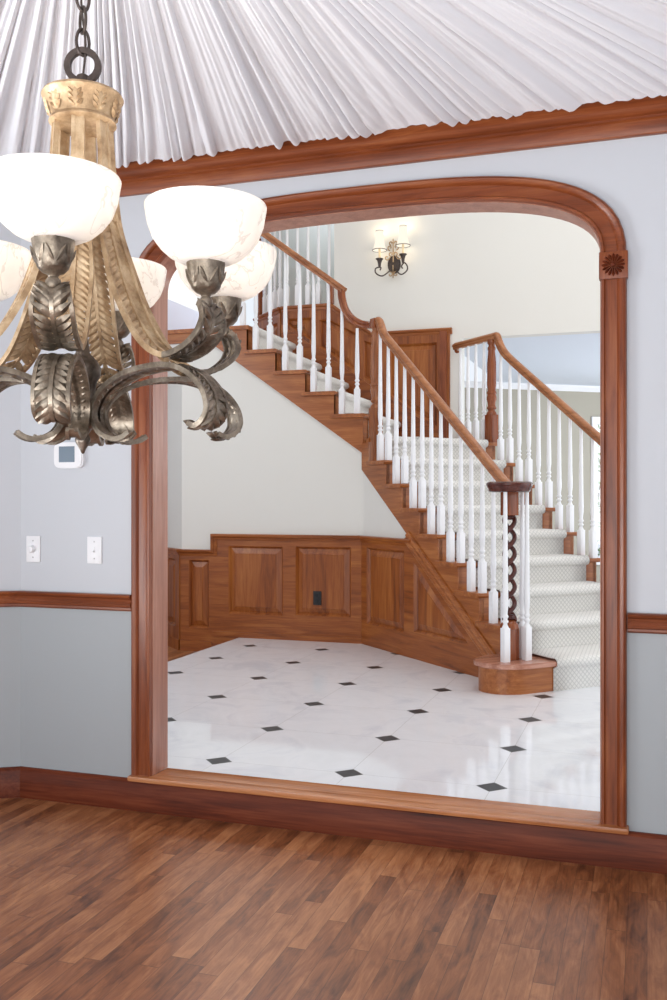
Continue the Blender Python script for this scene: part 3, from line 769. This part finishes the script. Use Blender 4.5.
# carved twist newel under the volute
nv = ST(C0[0]+.0, C0[1]+.02, 0); z0 = zt(1)
b = MB(); b.bbox((-.042,-.042,z0),(.042,.042,z0+.20), .004, lambda x,y,z: ST(C0[0]+x, C0[1]+y, z)); b.lathe([(.058,z0+.19),(.056,z0+.215),(.040,z0+.235),(.020,z0+.245)], ST(C0[0],C0[1],0), 20)
nw = b.build('newel_base', M['newel'], lb, smooth=40)
b = MB(); b.bbox((-.040,-.040,VZ-.175),(.040,.040,VZ-.03), .004, lambda x,y,z: ST(C0[0]+x, C0[1]+y, z)); b.build('newel_head', M['newel'], lb, smooth=40)
b = MB()
za, zb = z0+.24, VZ-.172
for ph in (0, PI):
    pts = []
    for i in range(97):
        f = i/96; a = ph + f*2*PI*3.2; c = ST(C0[0], C0[1], 0)
        pts.append(c + Vector((.031*math.cos(a), .031*math.sin(a), za+(zb-za)*f)))
    b.tube(pts, .0145, 8)
b.lathe([(.012,za),(.030,za+.008),(.033,za+.02),(.026,za+.034),(.012,za+.04)], ST(C0[0],C0[1],0), 16); b.lathe([(.012,zb-.03),(.026,zb-.022),(.03,zb-.01),(.02,zb)], ST(C0[0],C0[1],0), 16)
b.build('rope_twist', M['newel_dark'], lb, smooth=60)
for a in (-96, 4, 50, 112):
    p = ST(C0[0], C0[1], 0) + Vector((math.cos(math.radians(a)), math.sin(math.radians(a)), 0))*.105
    baluster(lb, Vector((p.x, p.y, zt(1))), VZ-.03-zt(1), math.radians(45))
for k in range(2, 9):
    for o_ in (.032, .158):
        s = sn(k)+o_
        baluster(lb, ST(s, TL, zt(k)), zl(s)-.024-zt(k), PI/4)
for k in range(10, 14):
    for x in ((XN[k]-.085, XN[k]-.215) if k < 14 else ()):
        top = zu(x)-.02 if x < -2.37 else (2.70 if x > -2.26 else 2.80)
        baluster(lb, Vector((x, YL, zt(k))), top-zt(k), 0)
for x in (-3.26, -3.385): baluster(lb, Vector((x, YL, zt(14))), zu(x)-.02-zt(14), 0)
# right
NR = 6.59
path = [ST(4.575, TR, zr(4.575)), ST(5.2, TR, zr(5.2)), ST(5.8, TR, zr(5.8)), ST(6.25, TR, zr(6.25)), ST(6.40, TR, zr(6.40)+.008), ST(6.47, TR, zr(6.47)+.04), ST(6.515, TR, zr(6.5)+.10), ST(6.535, TR, 2.69)]
b = MB(); b.sweep(catmull(path, 5), hand); b.build('handrail', M['rail_d'], rb, smooth=50)
c2 = ST(NR, TR, 2.69)
b = MB(); b.sweep([ST(6.52, TR, 2.695), ST(NR, TR, 2.695), ST(7.12, TR, 2.695), ST(7.148, TR, 2.685)], hand); b.build('handrail', M['rail_d'], rb, smooth=50)
b = MB(); b.tube(catmull([ST(7.14, TR, 2.68), ST(7.13, TR, 2.645), ST(7.09, TR, 2.64)], 5), .012, 8); b.build('rail_return', M['newel'], rb, smooth=50)
newel(rb, ST(NR, TR, 0), zt(9), 2.67, M['newel'])
newel(rb, ST(4.575, TR, 0), zt(1), zr(4.575)+.05, M['newel'])
for k in range(2, 9):
    for o_ in (.032, .158):
        s = sn(k)+o_; baluster(rb, ST(s, TR, zt(k)), zr(s)-.024-zt(k), PI/4)
for s in (6.70, 6.82, 6.94, 7.06): baluster(rb, ST(s, TR, zt(9)), 2.67-zt(9), PI/4)
# gallery above
gb = empty('balustrade', (-3.1, YK-.0, 3.171), 'white balusters of the upper gallery above the panelled stair wall', 'balustrade')
gx = [-3.325+.108*i for i in range(5)]
for x in gx: baluster(gb, Vector((x, YK+.04, 3.171)), .93, 0)
for i in range(4):
    p = P1 + (P2-P1)*(.16+.21*i); baluster(gb, Vector((p.x, p.y+.05, 3.171)), .93, PI/4)
b = MB(); b.sweep([Vector((-2.835, YK+.04, 4.12)), Vector((P1.x, YK+.04, 4.12)), Vector((P2.x, P2.y+.05, 4.12))], hand); b.build('handrail', M['rail_x'], gb, smooth=50)
newel(gb, Vector((P2.x+.02, P2.y+.03, 0)), 3.171, 4.1, M['newel'])

# ------------------------------------------------------------------ chandelier
CC = Vector((-1.059, 1.607, 0)); D0 = 0
ch = empty('chandelier', (CC.x, CC.y, 1.405), 'antique bronze chandelier with six white glass bowls and scrolled leaf arms', 'chandelier')
cz = 1.405
def at(r, z): return Vector((CC.x + r, CC.y, z))
# cap
b = MB(); b.lathe([(.0,2.038),(.050,2.036),(.060,2.038),(.0655,2.043),(.064,2.048),(.060,2.051),(.061,2.056),(.067,2.074),(.0755,2.088),(.0795,2.094),(.077,2.099),(.040,2.106),(.014,2.110),(.012,2.126),(.0,2.127)], (CC.x, CC.y, 0), 40)
cap = b.build('crown_cap', M['lamplit_tan'], ch, smooth=50)
def leaf(b, c, d, n, side, L, W, lift=.004, seg=5, curl=0.0):
    """a small domed leaflet: base c, growing along d, normal n"""
    pts = []
    for i in range(seg+1):
        f = i/seg; w = W*math.sin(PI*min(1, f*.86+.12))**.8 if i < seg else 0.0005
        p = c + d*(L*f) + n*(curl*f*f)
        pts += [p - side*w, p + n*(lift*math.sin(PI*f)+.0008), p + side*w]
    b.add(pts, [(3*i+j, 3*i+j+1, 3*i+j+4, 3*i+j+3) for i in range(seg) for j in range(2)])
b = MB()
for k in range(9):
    a = 2*PI*k/9+.2; rad = Vector((math.cos(a), math.sin(a), 0)); tan = Vector((-rad.y, rad.x, 0))
    base = Vector((CC.x, CC.y, 2.053)) + rad*.0615; n = (rad + Vector((0,0,-.25))).normalized(); upv = (Vector((0,0,1)) + rad*.27).normalized()
    leaf(b, base, upv, n, tan, .044, .010, .005)
    for sgn in (-1, 1):
        for h_ in (.002, .013, .023):
            leaf(b, base + upv*h_, (upv + tan*sgn*1.1).normalized(), n, (tan - upv*sgn).normalized(), .020, .005, .005)
b.build('leaf_band', M['lamplit_tan'], cap, smooth=70)
# ring, chain, hub, finial
cam_side = Vector((.9485, .3165, 0))
b = MB(); b.sweep([Vector((CC.x, CC.y, 2.158)) + cam_side*(.0305*math.cos(2*PI*i/32)) + Vector((0,0,.0305*math.sin(2*PI*i/32))) for i in range(32)], [(-.006,-.0055),(.006,-.0055),(.006,.0055),(-.006,.0055)], up=Vector((-.3165,.9485,0)), closed=True)
b.lathe([(.012,2.128),(.012,2.138),(.006,2.142)], (CC.x, CC.y, 0), 12)
b.build('hanging_ring', M['iron'], ch, smooth=50)
z = 2.205
kk = 0
while z < 2.74:
    ang = (35 if kk % 2 == 0 else -50); e = Vector((math.cos(math.radians(ang+18)), math.sin(math.radians(ang+18)), 0)); b = MB()
    b.tube([Vector((CC.x, CC.y, z)) + e*(.013*math.cos(2*PI*i/24)) + Vector((0,0,.026*math.sin(2*PI*i/24))) for i in range(24)], .0032, 7, closed=True)
    b.build('chain_link', M['iron'], ch, smooth=60); z += .044; kk += 1
b = MB(); b.tube(catmull([(CC.x, CC.y, 2.137), (CC.x+.006, CC.y, 2.2), (CC.x-.004, CC.y, 2.3), (CC.x+.004, CC.y, 2.45), (CC.x, CC.y, 2.76)], 6), .0022, 6); b.build('cord', M['iron'], ch)
b = MB(); b.lathe([(.0,2.735),(.05,2.735),(.075,2.745),(.09,2.765),(.10,2.80),(.0,2.80)], (CC.x, CC.y, 0), 32); b.build('ceiling_canopy', M['lamplit_tan'], ch, smooth=50)
b = MB(); b.lathe([(.0,1.391),(.003,1.393),(.006,1.400),(.0135,1.413),(.0155,1.420),(.011,1.430),(.018,1.440),(.026,1.446),(.028,1.452),(.024,1.460),(.022,1.50),(.026,1.53),(.034,1.545),(.036,1.56),(.028,1.575),(.014,1.59),(.010,1.62),(.0,1.625)], (CC.x, CC.y, 0), 24); b.build('hub', M['bronze_dark'], ch, smooth=50)
# arms: open leafwork straps
arm_prof = [(.052,2.045),(.056,1.985),(.060,1.93),(.067,1.845),(.090,1.764),(.121,1.683),(.170,1.604),(.223,1.567),(.272,1.574),(.308,1.598),(.321,1.624),(.313,1.648),(.303,1.655)]
scr_prof = [(.128,1.430),(.112,1.420),(.088,1.418),(.054,1.435),(.040,1.472),(.065,1.510),(.121,1.538),(.190,1.549),(.245,1.546),(.288,1.528),(.318,1.498),(.328,1.466),(.318,1.444),(.298,1.434),(.280,1.440)]
def strap(prof, wfun, rails_r, solid, leafy, flip=1, upto=1.0, thick=.003):
    P = catmull([Vector((r, 0, z)) for r, z in prof], 6); n = len(P); S = Vector((0, 1, 0)); b = MB(); lf = MB()
    fr = []
    for i in range(n):
        t = (P[min(i+1,n-1)] - P[max(i-1,0)]).normalized(); fr.append((t, t.cross(S).normalized()*flip))
    wd = [wfun(i/(n-1)) for i in range(n)]
    # edges of the strap
    for sg in (-1, 1): b.sweep([P[i] + S*sg*wd[i]/2 for i in range(n)], [(-rails_r,-rails_r*1.5),(rails_r,-rails_r*1.5),(rails_r,rails_r*1.5),(-rails_r,rails_r*1.5)], frame=lambda i, t: (S, fr[i][1]))
    if solid:
        vs = []
        for i in range(n): vs += [P[i] - S*wd[i]/2, P[i] + S*wd[i]/2, P[i] + S*wd[i]/2 - fr[i][1]*thick, P[i] - S*wd[i]/2 - fr[i][1]*thick]
        b.add(vs, [(4*i+k, 4*i+(k+1)%4, 4*i+4+(k+1)%4, 4*i+4+k) for i in range(n-1) for k in range(4)] + [(0,1,2,3), tuple(4*(n-1)+k for k in range(4))])
    a, c = leafy
    lf.sweep([P[i] for i in range(int(a*(n-1)), int(c*(n-1))+1)], [(-.0035,-.003),(.0035,-.003),(.0035,.005),(-.0035,.005)], frame=lambda i, t: (S, fr[i+int(a*(n-1))][1]))
    acc = 0; i = int(a*(n-1))
    last = -1
    while i < int(c*(n-1)):
        acc += (P[i+1]-P[i]).length
        if acc > .0125:
            acc = 0; t, nn = fr[i]; w = wd[i]/2
            for sg in (-1, 1):
                d = (t*.85 + S*sg*1.0).normalized()
                for face in (1, -1):
                    leaf(lf, P[i], d, nn*face, (t - S*sg*.85).normalized(), w*1.28, .0078, .0055, 5)
        i += 1
    return b, lf
w_arm = lambda f: .018 if f < .12 else (.018 + (.066-.018)*min(1, (f-.12)/.25) if f < .8 else .066 - .024*(f-.8)/.2)
w_scr = lambda f: .016 + .040*min(1, f/.6) if f < .85 else .056 - .014*(f-.85)/.15
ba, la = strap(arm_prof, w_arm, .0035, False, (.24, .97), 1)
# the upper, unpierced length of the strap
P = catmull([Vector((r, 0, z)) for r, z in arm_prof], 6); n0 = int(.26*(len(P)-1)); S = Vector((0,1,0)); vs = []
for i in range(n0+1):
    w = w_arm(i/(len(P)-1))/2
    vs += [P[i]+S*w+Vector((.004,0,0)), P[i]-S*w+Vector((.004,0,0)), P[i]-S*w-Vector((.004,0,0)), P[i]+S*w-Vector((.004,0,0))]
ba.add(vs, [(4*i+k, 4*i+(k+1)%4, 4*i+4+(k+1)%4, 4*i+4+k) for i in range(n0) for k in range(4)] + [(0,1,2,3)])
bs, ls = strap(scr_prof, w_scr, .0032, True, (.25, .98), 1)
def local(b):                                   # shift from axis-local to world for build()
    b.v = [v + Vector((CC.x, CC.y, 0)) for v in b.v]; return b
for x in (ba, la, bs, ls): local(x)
LR = .305
def cup_mb():
    b = MB(); b.lathe([(.0,1.646),(.009,1.648),(.0125,1.654),(.0125,1.663),(.008,1.669),(.010,1.673),(.018,1.676),(.0255,1.684),(.0305,1.698),(.033,1.714),(.0355,1.730),(.0395,1.743),(.041,1.746),(.037,1.744),(.030,1.716),(.0,1.700)], at(LR, 0), 28, cap=False)
    for k in range(6):
        a = 2*PI*k/6+.3; rad = Vector((math.cos(a), math.sin(a), 0)); tan = Vector((-rad.y, rad.x, 0)); base = at(LR, 1.684) + rad*.0255; u_ = (Vector((0,0,1)) + rad*.22).normalized(); n = (rad - Vector((0,0,.3))).normalized()
        leaf(b, base, u_, n, tan, .050, .0105, .0022)
        for sg in (-1, 1): leaf(b, base+u_*.004, (u_+tan*sg*.55).normalized(), n, (tan-u_*sg*.5).normalized(), .034, .0045, .003)
    return b
def shade_mb():
    outer = [(.030,1.728),(.048,1.732),(.066,1.741),(.082,1.755),(.096,1.774),(.105,1.798),(.1095,1.825),(.1105,1.832)]
    inner = [(r-.0035, z+.0015) for r, z in reversed(outer)]
    return MB().lathe(outer + [(.109,1.8345)] + inner, at(LR, 0), 48, cap=False)
def bulb_mb():
    return MB().lathe([(.0,1.742),(.010,1.744),(.011,1.757),(.016,1.768),(.021,1.782),(.019,1.798),(.010,1.808),(.0,1.811)], at(LR, 0), 20, cap=False)
vw = math.degrees(math.atan2(.3165, .9485))     # azimuth of the picture's right
az = [vw + a for a in (-84, -30, 30, 90, 150, 210)]
protos = None
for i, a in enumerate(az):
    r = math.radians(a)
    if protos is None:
        arm = ba.build('arm', [M['lamplit_tan'], M['bronze']], ch, smooth=45); lv = la.build('leafwork', [M['lamplit_tan'], M['bronze']], arm, smooth=70)
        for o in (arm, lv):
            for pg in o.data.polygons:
                if pg.center.x > .235: pg.material_index = 1  # inner length keeps the painted lamplit tan, outer end the plain bronze
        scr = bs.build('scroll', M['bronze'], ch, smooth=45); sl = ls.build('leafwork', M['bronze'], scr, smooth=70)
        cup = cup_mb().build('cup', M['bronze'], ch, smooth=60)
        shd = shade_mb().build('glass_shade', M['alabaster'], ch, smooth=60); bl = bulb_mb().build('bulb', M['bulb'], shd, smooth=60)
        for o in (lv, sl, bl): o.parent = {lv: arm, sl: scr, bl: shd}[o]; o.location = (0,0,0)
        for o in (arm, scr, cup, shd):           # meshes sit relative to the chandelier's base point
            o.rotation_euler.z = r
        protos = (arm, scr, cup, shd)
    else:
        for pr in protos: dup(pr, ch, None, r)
    L = bpy.data.lights.new('bulb_light', 'POINT'); L.energy = .85; L.color = (1, .90, .78); L.shadow_soft_size = .03
    lo = bpy.data.objects.new('bulb_light', L); col.objects.link(lo); lo.location = (CC.x+LR*math.cos(r), CC.y+LR*math.sin(r), 1.832)

# ------------------------------------------------------------------ gathered fabric ceiling
per = [(LP[0]+.1, -1.0), (LP[0]+.1, LP[1]-.06), (CX[0]+.03, YF-.085), (CX[1]-.03, YF-.085), (RP[0]-.1, RP[1]-.06), (RP[0]-.1, -1.0)]
edge = []; step = .0055; run = 0
for i in range(len(per)-1):
    a, c = Vector(per[i]), Vector(per[i+1]); n = int((c-a).length/step)
    for k in range(n): edge.append((a + (c-a)*(k/n), run + (c-a).length*k/n))
    run += (c-a).length
edge.append((Vector(per[-1]), run))
AP = Vector((-1.045, 1.612)); NRAD = 26; vs = []; fs = []
def fold(p, f):
    """height of the cloth at edge position p, fraction f from edge (0) to centre (1)"""
    q = p/.044 + 2.4*mnoise.noise((p*1.7, f*.5, 1.7)) + .5*mnoise.noise((p*7.0, f*1.0, 4.2))
    c = math.floor(q); fr = q - c
    r1 = mnoise.cell((c*1.0+.5, 3.3, .7)); r2 = mnoise.cell((c*1.0+.5, 9.1, 5.7))
    k = .3 + .4*r1
    x = .5*fr/k if fr < k else .5 + .5*(fr-k)/(1-k)
    a = math.sin(PI*x) ** .6
    q2 = p/.031 + 1.5*mnoise.noise((p*4.0, f*1.3, 8.1))
    b_ = .5 - .5*math.cos(2*PI*q2)
    amp = .55 + .8*r2 + .35*mnoise.noise((p*3.0, f*1.5, 2.0))
    return -(.027*a*amp + .0038*b_)*(.5 + .5*min(1, f/.08))
for j in range(NRAD+1):
    f = j/NRAD; ff = f**1.15*.96
    for (e, p) in edge:
        xy = e + (AP-e)*ff
        hem = 0
        if j == 0: hem = -.004 - .005*mnoise.noise((p*20, 0, 5)) ; xy = e + (e-AP).normalized()*.004*mnoise.noise((p*24, 1, 1))
        zz_ = 2.692 + .108*ff - .012*math.sin(PI*ff) + fold(p, f)*(1-ff)**.55*1.25 + hem
        vs.append((xy.x, xy.y, zz_))
ne = len(edge)
fs = [(j*ne+i, j*ne+i+1, (j+1)*ne+i+1, (j+1)*ne+i) for j in range(NRAD) for i in range(ne-1)]
me = bpy.data.meshes.new('pleated_drape'); me.from_pydata(vs, [], fs); me.polygons.foreach_set('use_smooth', [True]*len(fs)); me.materials.append(M['fabric'])
dr = bpy.data.objects.new('pleated_drape', me); col.objects.link(dr); tag(dr, 'white pleated fabric gathered to the centre of the dining room ceiling', 'drape')

# ------------------------------------------------------------------ fittings
def plate(name, x, z, w, h, label, cat, knob):
    r = empty(name, (x, YF, z), label, cat)
    b = MB(); b.bbox((x-w/2, YF-.007, z-h/2), (x+w/2, YF, z+h/2), .003); b.build('cover_plate', M['white_plastic'], r, smooth=40)
    for dz in (.036, -.036):
        b = MB(); b.lathe([(.0035,0),(.003,.0015),(.0,.002)], (x, YF-.007, z+dz), 10, axis=(0,-1,0)); b.build('screw', plain('screw_grey', (190,190,192), .4) if 'screw_m' not in M else M['screw_m'], r)
    knob(r); return r
M['screw_m'] = plain('screw_grey', (188, 188, 190), .4)
x1, z1 = -2.544, 1.086
def kn1(r):
    b = MB(); b.lathe([(.017,0),(.016,.004),(.0145,.016),(.012,.019),(.0,.0195)], (x1-.002, YF-.007, z1), 24, axis=(0,-1,0)); b.build('dimmer_knob', M['white_plastic'], r, smooth=40)
plate('dimmer_switch', x1, z1, .071, .115, 'white wall plate with round dimmer knob, nearest the room corner', 'switch', kn1)
x2 = -2.236
def kn2(r):
    b = MB(); b.bbox((x2-.006, YF-.010, z1-.010), (x2+.004, YF-.007, z1+.014), .001); b.bbox((x2-.006, YF-.022, z1-.010), (x2+.004, YF-.008, z1-.001), .003); b.build('toggle', M['white_plastic'], r, smooth=40)
plate('light_switch', x2, z1, .071, .115, 'white wall plate with small toggle, beside the arch casing', 'switch', kn2)
xt, zt_ = -2.355, 1.492
th = empty('thermostat', (xt, YF, zt_), 'white rounded thermostat with grey screen on the dining room wall', 'thermostat')
b = MB(); pts = []
for i in range(48):
    a = 2*PI*i/48; ca, sa = math.cos(a), math.sin(a)
    pts.append((xt + .073*math.copysign(abs(ca)**.42, ca), zt_ + .056*math.copysign(abs(sa)**.42, sa)))
b.prism(pts, [], lambda a, z, k: Vector((a, YF-k, z)), 0, .020); b.prism([(xt+(a-xt)*.93, zt_+(z-zt_)*.93) for a, z in pts], [], lambda a, z, k: Vector((a, YF-k, z)), .018, .025)
b.build('housing', M['white_plastic'], th, smooth=40)
b = MB(); b.bbox((xt-.044, YF-.0265, zt_-.030), (xt+.034, YF-.024, zt_+.038), .001); b.build('screen', M['screen'], th)
xo, zo = -2.575, .493
ot = empty('wall_outlet', (xo, YW-.02, zo), 'black electrical outlet set in the wainscot panel', 'outlet')
b = MB(); b.bbox((xo-.035, YW-.030, zo-.057), (xo+.035, YW-.02, zo+.057), .003); b.build('cover_plate', M['black_plastic'], ot, smooth=40)
for dz in (.024, -.024):
    b = MB(); b.lathe([(.016,0),(.016,.003),(.0,.0032)], (xo, YW-.030, zo+dz), 20, axis=(0,-1,0)); b.build('socket', plain('socket_black', (14,13,15), .5) if dz > 0 else bpy.data.materials['socket_black'], ot)

# sconce
sxx, szz, sy = -2.237, 3.51, YK
sc = empty('wall_sconce', (sxx, YK, szz), 'lit two-arm iron scroll sconce with small white shades on the foyer wall', 'sconce')
V = lambda a, z, k=.03: Vector((sxx+a, YK-k, szz+z))
b = MB(); pts = [(sxx+.062*math.cos(2*PI*i/28), szz-.015+.085*math.sin(2*PI*i/28)) for i in range(28)]
b.prism(pts, [], lambda a, z, k: Vector((a, YK-k, z)), 0, .012); b.prism([(sxx+(a-sxx)*.8, szz-.015+(z-szz+.015)*.8) for a, z in pts], [], lambda a, z, k: Vector((a, YK-k, z)), .012, .02)
b.build('back_plate', M['iron'], sc, smooth=40)
def spiral(cx, cz, r0, a0, turns, sg, n=18):
    return [(cx + sg*r0*(1-.75*i/n)*math.cos(a0+turns*2*PI*i/n), cz + r0*(1-.75*i/n)*math.sin(a0+turns*2*PI*i/n)) for i in range(n+1)]
b = MB()
for sg in (-1, 1):
    for cx, cz, r, a0, tn in ((.020,.075,.022,-PI/2,.95),(.030,.135,.026,-PI/2,.9),(.020,.178,.020,-PI/2,.9),(.060,.045,.026,PI,.9)):
        b.tube([V(a, z, .045) for a, z in spiral(sg*cx, cz, r, a0, tn, sg)], .006, 6)
    b.tube([V(a, z, .05) for a, z in spiral(sg*.028, -.115, .026, PI/2, .85, sg)], .005, 6)
b.tube([V(0, .0, .045), V(0, .10, .045), V(0, .20, .045)], .006, 6); b.tube([V(0,-.03,.05), V(0,-.15,.05)], .005, 6); b.lathe([(.0,.19),(.008,.20),(.004,.215),(.0,.22)], V(0,0,.045), 10)
b.build('scroll_crest', M['lamplit_tan'], sc, smooth=60)
for sg, dz in ((-1, -.012), (1, .012)):
    b = MB(); ex = sg*.112
    b.tube(catmull([V(0,-.05,.02), V(sg*.03,-.085,.06), V(sg*.09,-.135,.10), V(sg*.145,-.11,.115), V(sg*.152,-.07,.115), V(sg*.125,-.045+dz,.115), V(sg*.098,-.062,.115), V(sg*.108,-.085,.115)], 6), .0065, 7)
    arm_s = b.build('arm', M['iron'], sc, smooth=60)
    b = MB(); c = V(ex, dz-.035, .115); b.lathe([(.008,-.015),(.012,.0),(.016,.03),(.024,.055),(.036,.066),(.036,.07),(.012,.07)], c, 18); b.build('candle_cup', M['iron'], sc, smooth=50)
    b = MB(); b.lathe([(.0105,.068),(.0105,.16),(.006,.166)], c, 12); b.build('candle_sleeve', plain('cream_sleeve', (226,206,170), .5) if sg < 0 else bpy.data.materials['cream_sleeve'], sc, smooth=50)
    b = MB(); pr = [(.066,.148),(.058,.165),(.046,.21),(.038,.27),(.034,.325)]
    b.lathe(pr + [(r-.002, z) for r, z in reversed(pr)], c, 24, cap=False); shs = b.build('lamp_shade', M['sconce_shade'], sc, smooth=50)
    b = MB(); b.sweep([c + Vector((.0665*math.cos(2*PI*i/24), .0665*math.sin(2*PI*i/24), .148)) for i in range(24)], [(-.002,-.003),(.002,-.003),(.002,.003),(-.002,.003)], closed=True); b.build('shade_trim', M['iron'], shs); b = MB(); b.sweep([c + Vector((.0345*math.cos(2*PI*i/24), .0345*math.sin(2*PI*i/24), .325)) for i in range(24)], [(-.0015,-.002),(.0015,-.002),(.0015,.002),(-.0015,.002)], closed=True)
    b.build('shade_trim', M['iron'], shs)
    for zz2 in (.13, .345):
        L = bpy.data.lights.new('sconce_light', 'POINT'); L.energy = .6; L.color = (1, .82, .54); L.shadow_soft_size = .025
        lo = bpy.data.objects.new('sconce_light', L); col.objects.link(lo); lo.location = c + Vector((0,-.0,zz2))

# ------------------------------------------------------------------ light
def area(name, loc, tgt, sx_, sy_, e, color=(1,1,1)):
    L = bpy.data.lights.new(name, 'AREA'); L.shape = 'RECTANGLE'; L.size = sx_; L.size_y = sy_; L.energy = e; L.color = color
    o = bpy.data.objects.new(name, L); col.objects.link(o); o.location = loc
    o.rotation_euler = (Vector(tgt)-Vector(loc)).to_track_quat('-Z', 'Y').to_euler(); return o
W = bpy.data.worlds.new('world'); bpy.context.scene.world = W; W.use_nodes = True
W.node_tree.nodes['Background'].inputs[0].default_value = (.86, .92, 1, 1); W.node_tree.nodes['Background'].inputs[1].default_value = 1.0
area('dining_rear_fill', (-.6, -1.1, 1.1), (-1, 3.0, 1.9), 4.2, 1.8, 66, (1, .99, .98))  # added fill behind the camera; no window is built there
area('dining_drape_fill', (-.6, -.95, .35), (-.9, 2.6, 2.7), 4.0, .6, 9, (.97, .985, 1)).data.spread = math.radians(75)  # added fill, no real source: lifts the ceiling fabric from below
area('dining_side_fill', (-4.05, .9, .9), (-.4, 2.7, 2.65), 2.0, 1.2, 42, (.95, .98, 1)).data.spread = math.radians(95)  # added side fill raking across the ceiling fabric; that wall has no window
area('foyer_overhead_fill', (-.4, 5.9, 5.5), (-1.0, 6.0, 0), 4.0, 3.6, 98, (1, .98, .95))  # added overhead fill to brighten the foyer; the ceiling has no opening
area('assumed_door_daylight', (2.75, 6.4, 2.0), (-1.5, 6.4, 1.6), 3.6, 3.4, 45, (.95, .97, 1))  # unseen source, assumed: door light through the opening in the right wall
area('room_fill', (1.9, 11.0, 1.6), (-1.5, 10.8, 1.9), 2.0, 2.0, 75, (.95, .98, 1))  # added fill brightening the far room, not tied to its window
area('gallery_fill', (-4.0, 10.4, 5.4), (-3.6, 10.2, 3), 2.0, 2.0, 90)  # added fill to lift the dark gallery; no lamp hangs there
area('hall_wall_fill', (-4.9, 4.6, 2.3), (-4.2, 7.6, 1.4), 1.0, 1.6, 26)  # unseen fill added to brighten the corner wall at the left

# ------------------------------------------------------------------ camera
cd = bpy.data.cameras.new('camera'); cam = bpy.data.objects.new('camera', cd); col.objects.link(cam)
cam.location = (0, 0, 1.3); cam.rotation_euler = (PI/2, 0, math.atan2(.3165, .9485))
cd.sensor_fit = 'VERTICAL'; cd.sensor_height = 24; cd.lens = 24*940/1000; cd.clip_start = .02
sc_ = bpy.context.scene; sc_.camera = cam
sc_.view_settings.view_transform = 'Standard'; sc_.view_settings.look = 'None'; sc_.view_settings.exposure = 0; sc_.view_settings.gamma = 1; sc_.view_settings.use_curve_mapping = False
sc_.cycles.use_denoising = True
sc_.cycles.max_bounces = 8
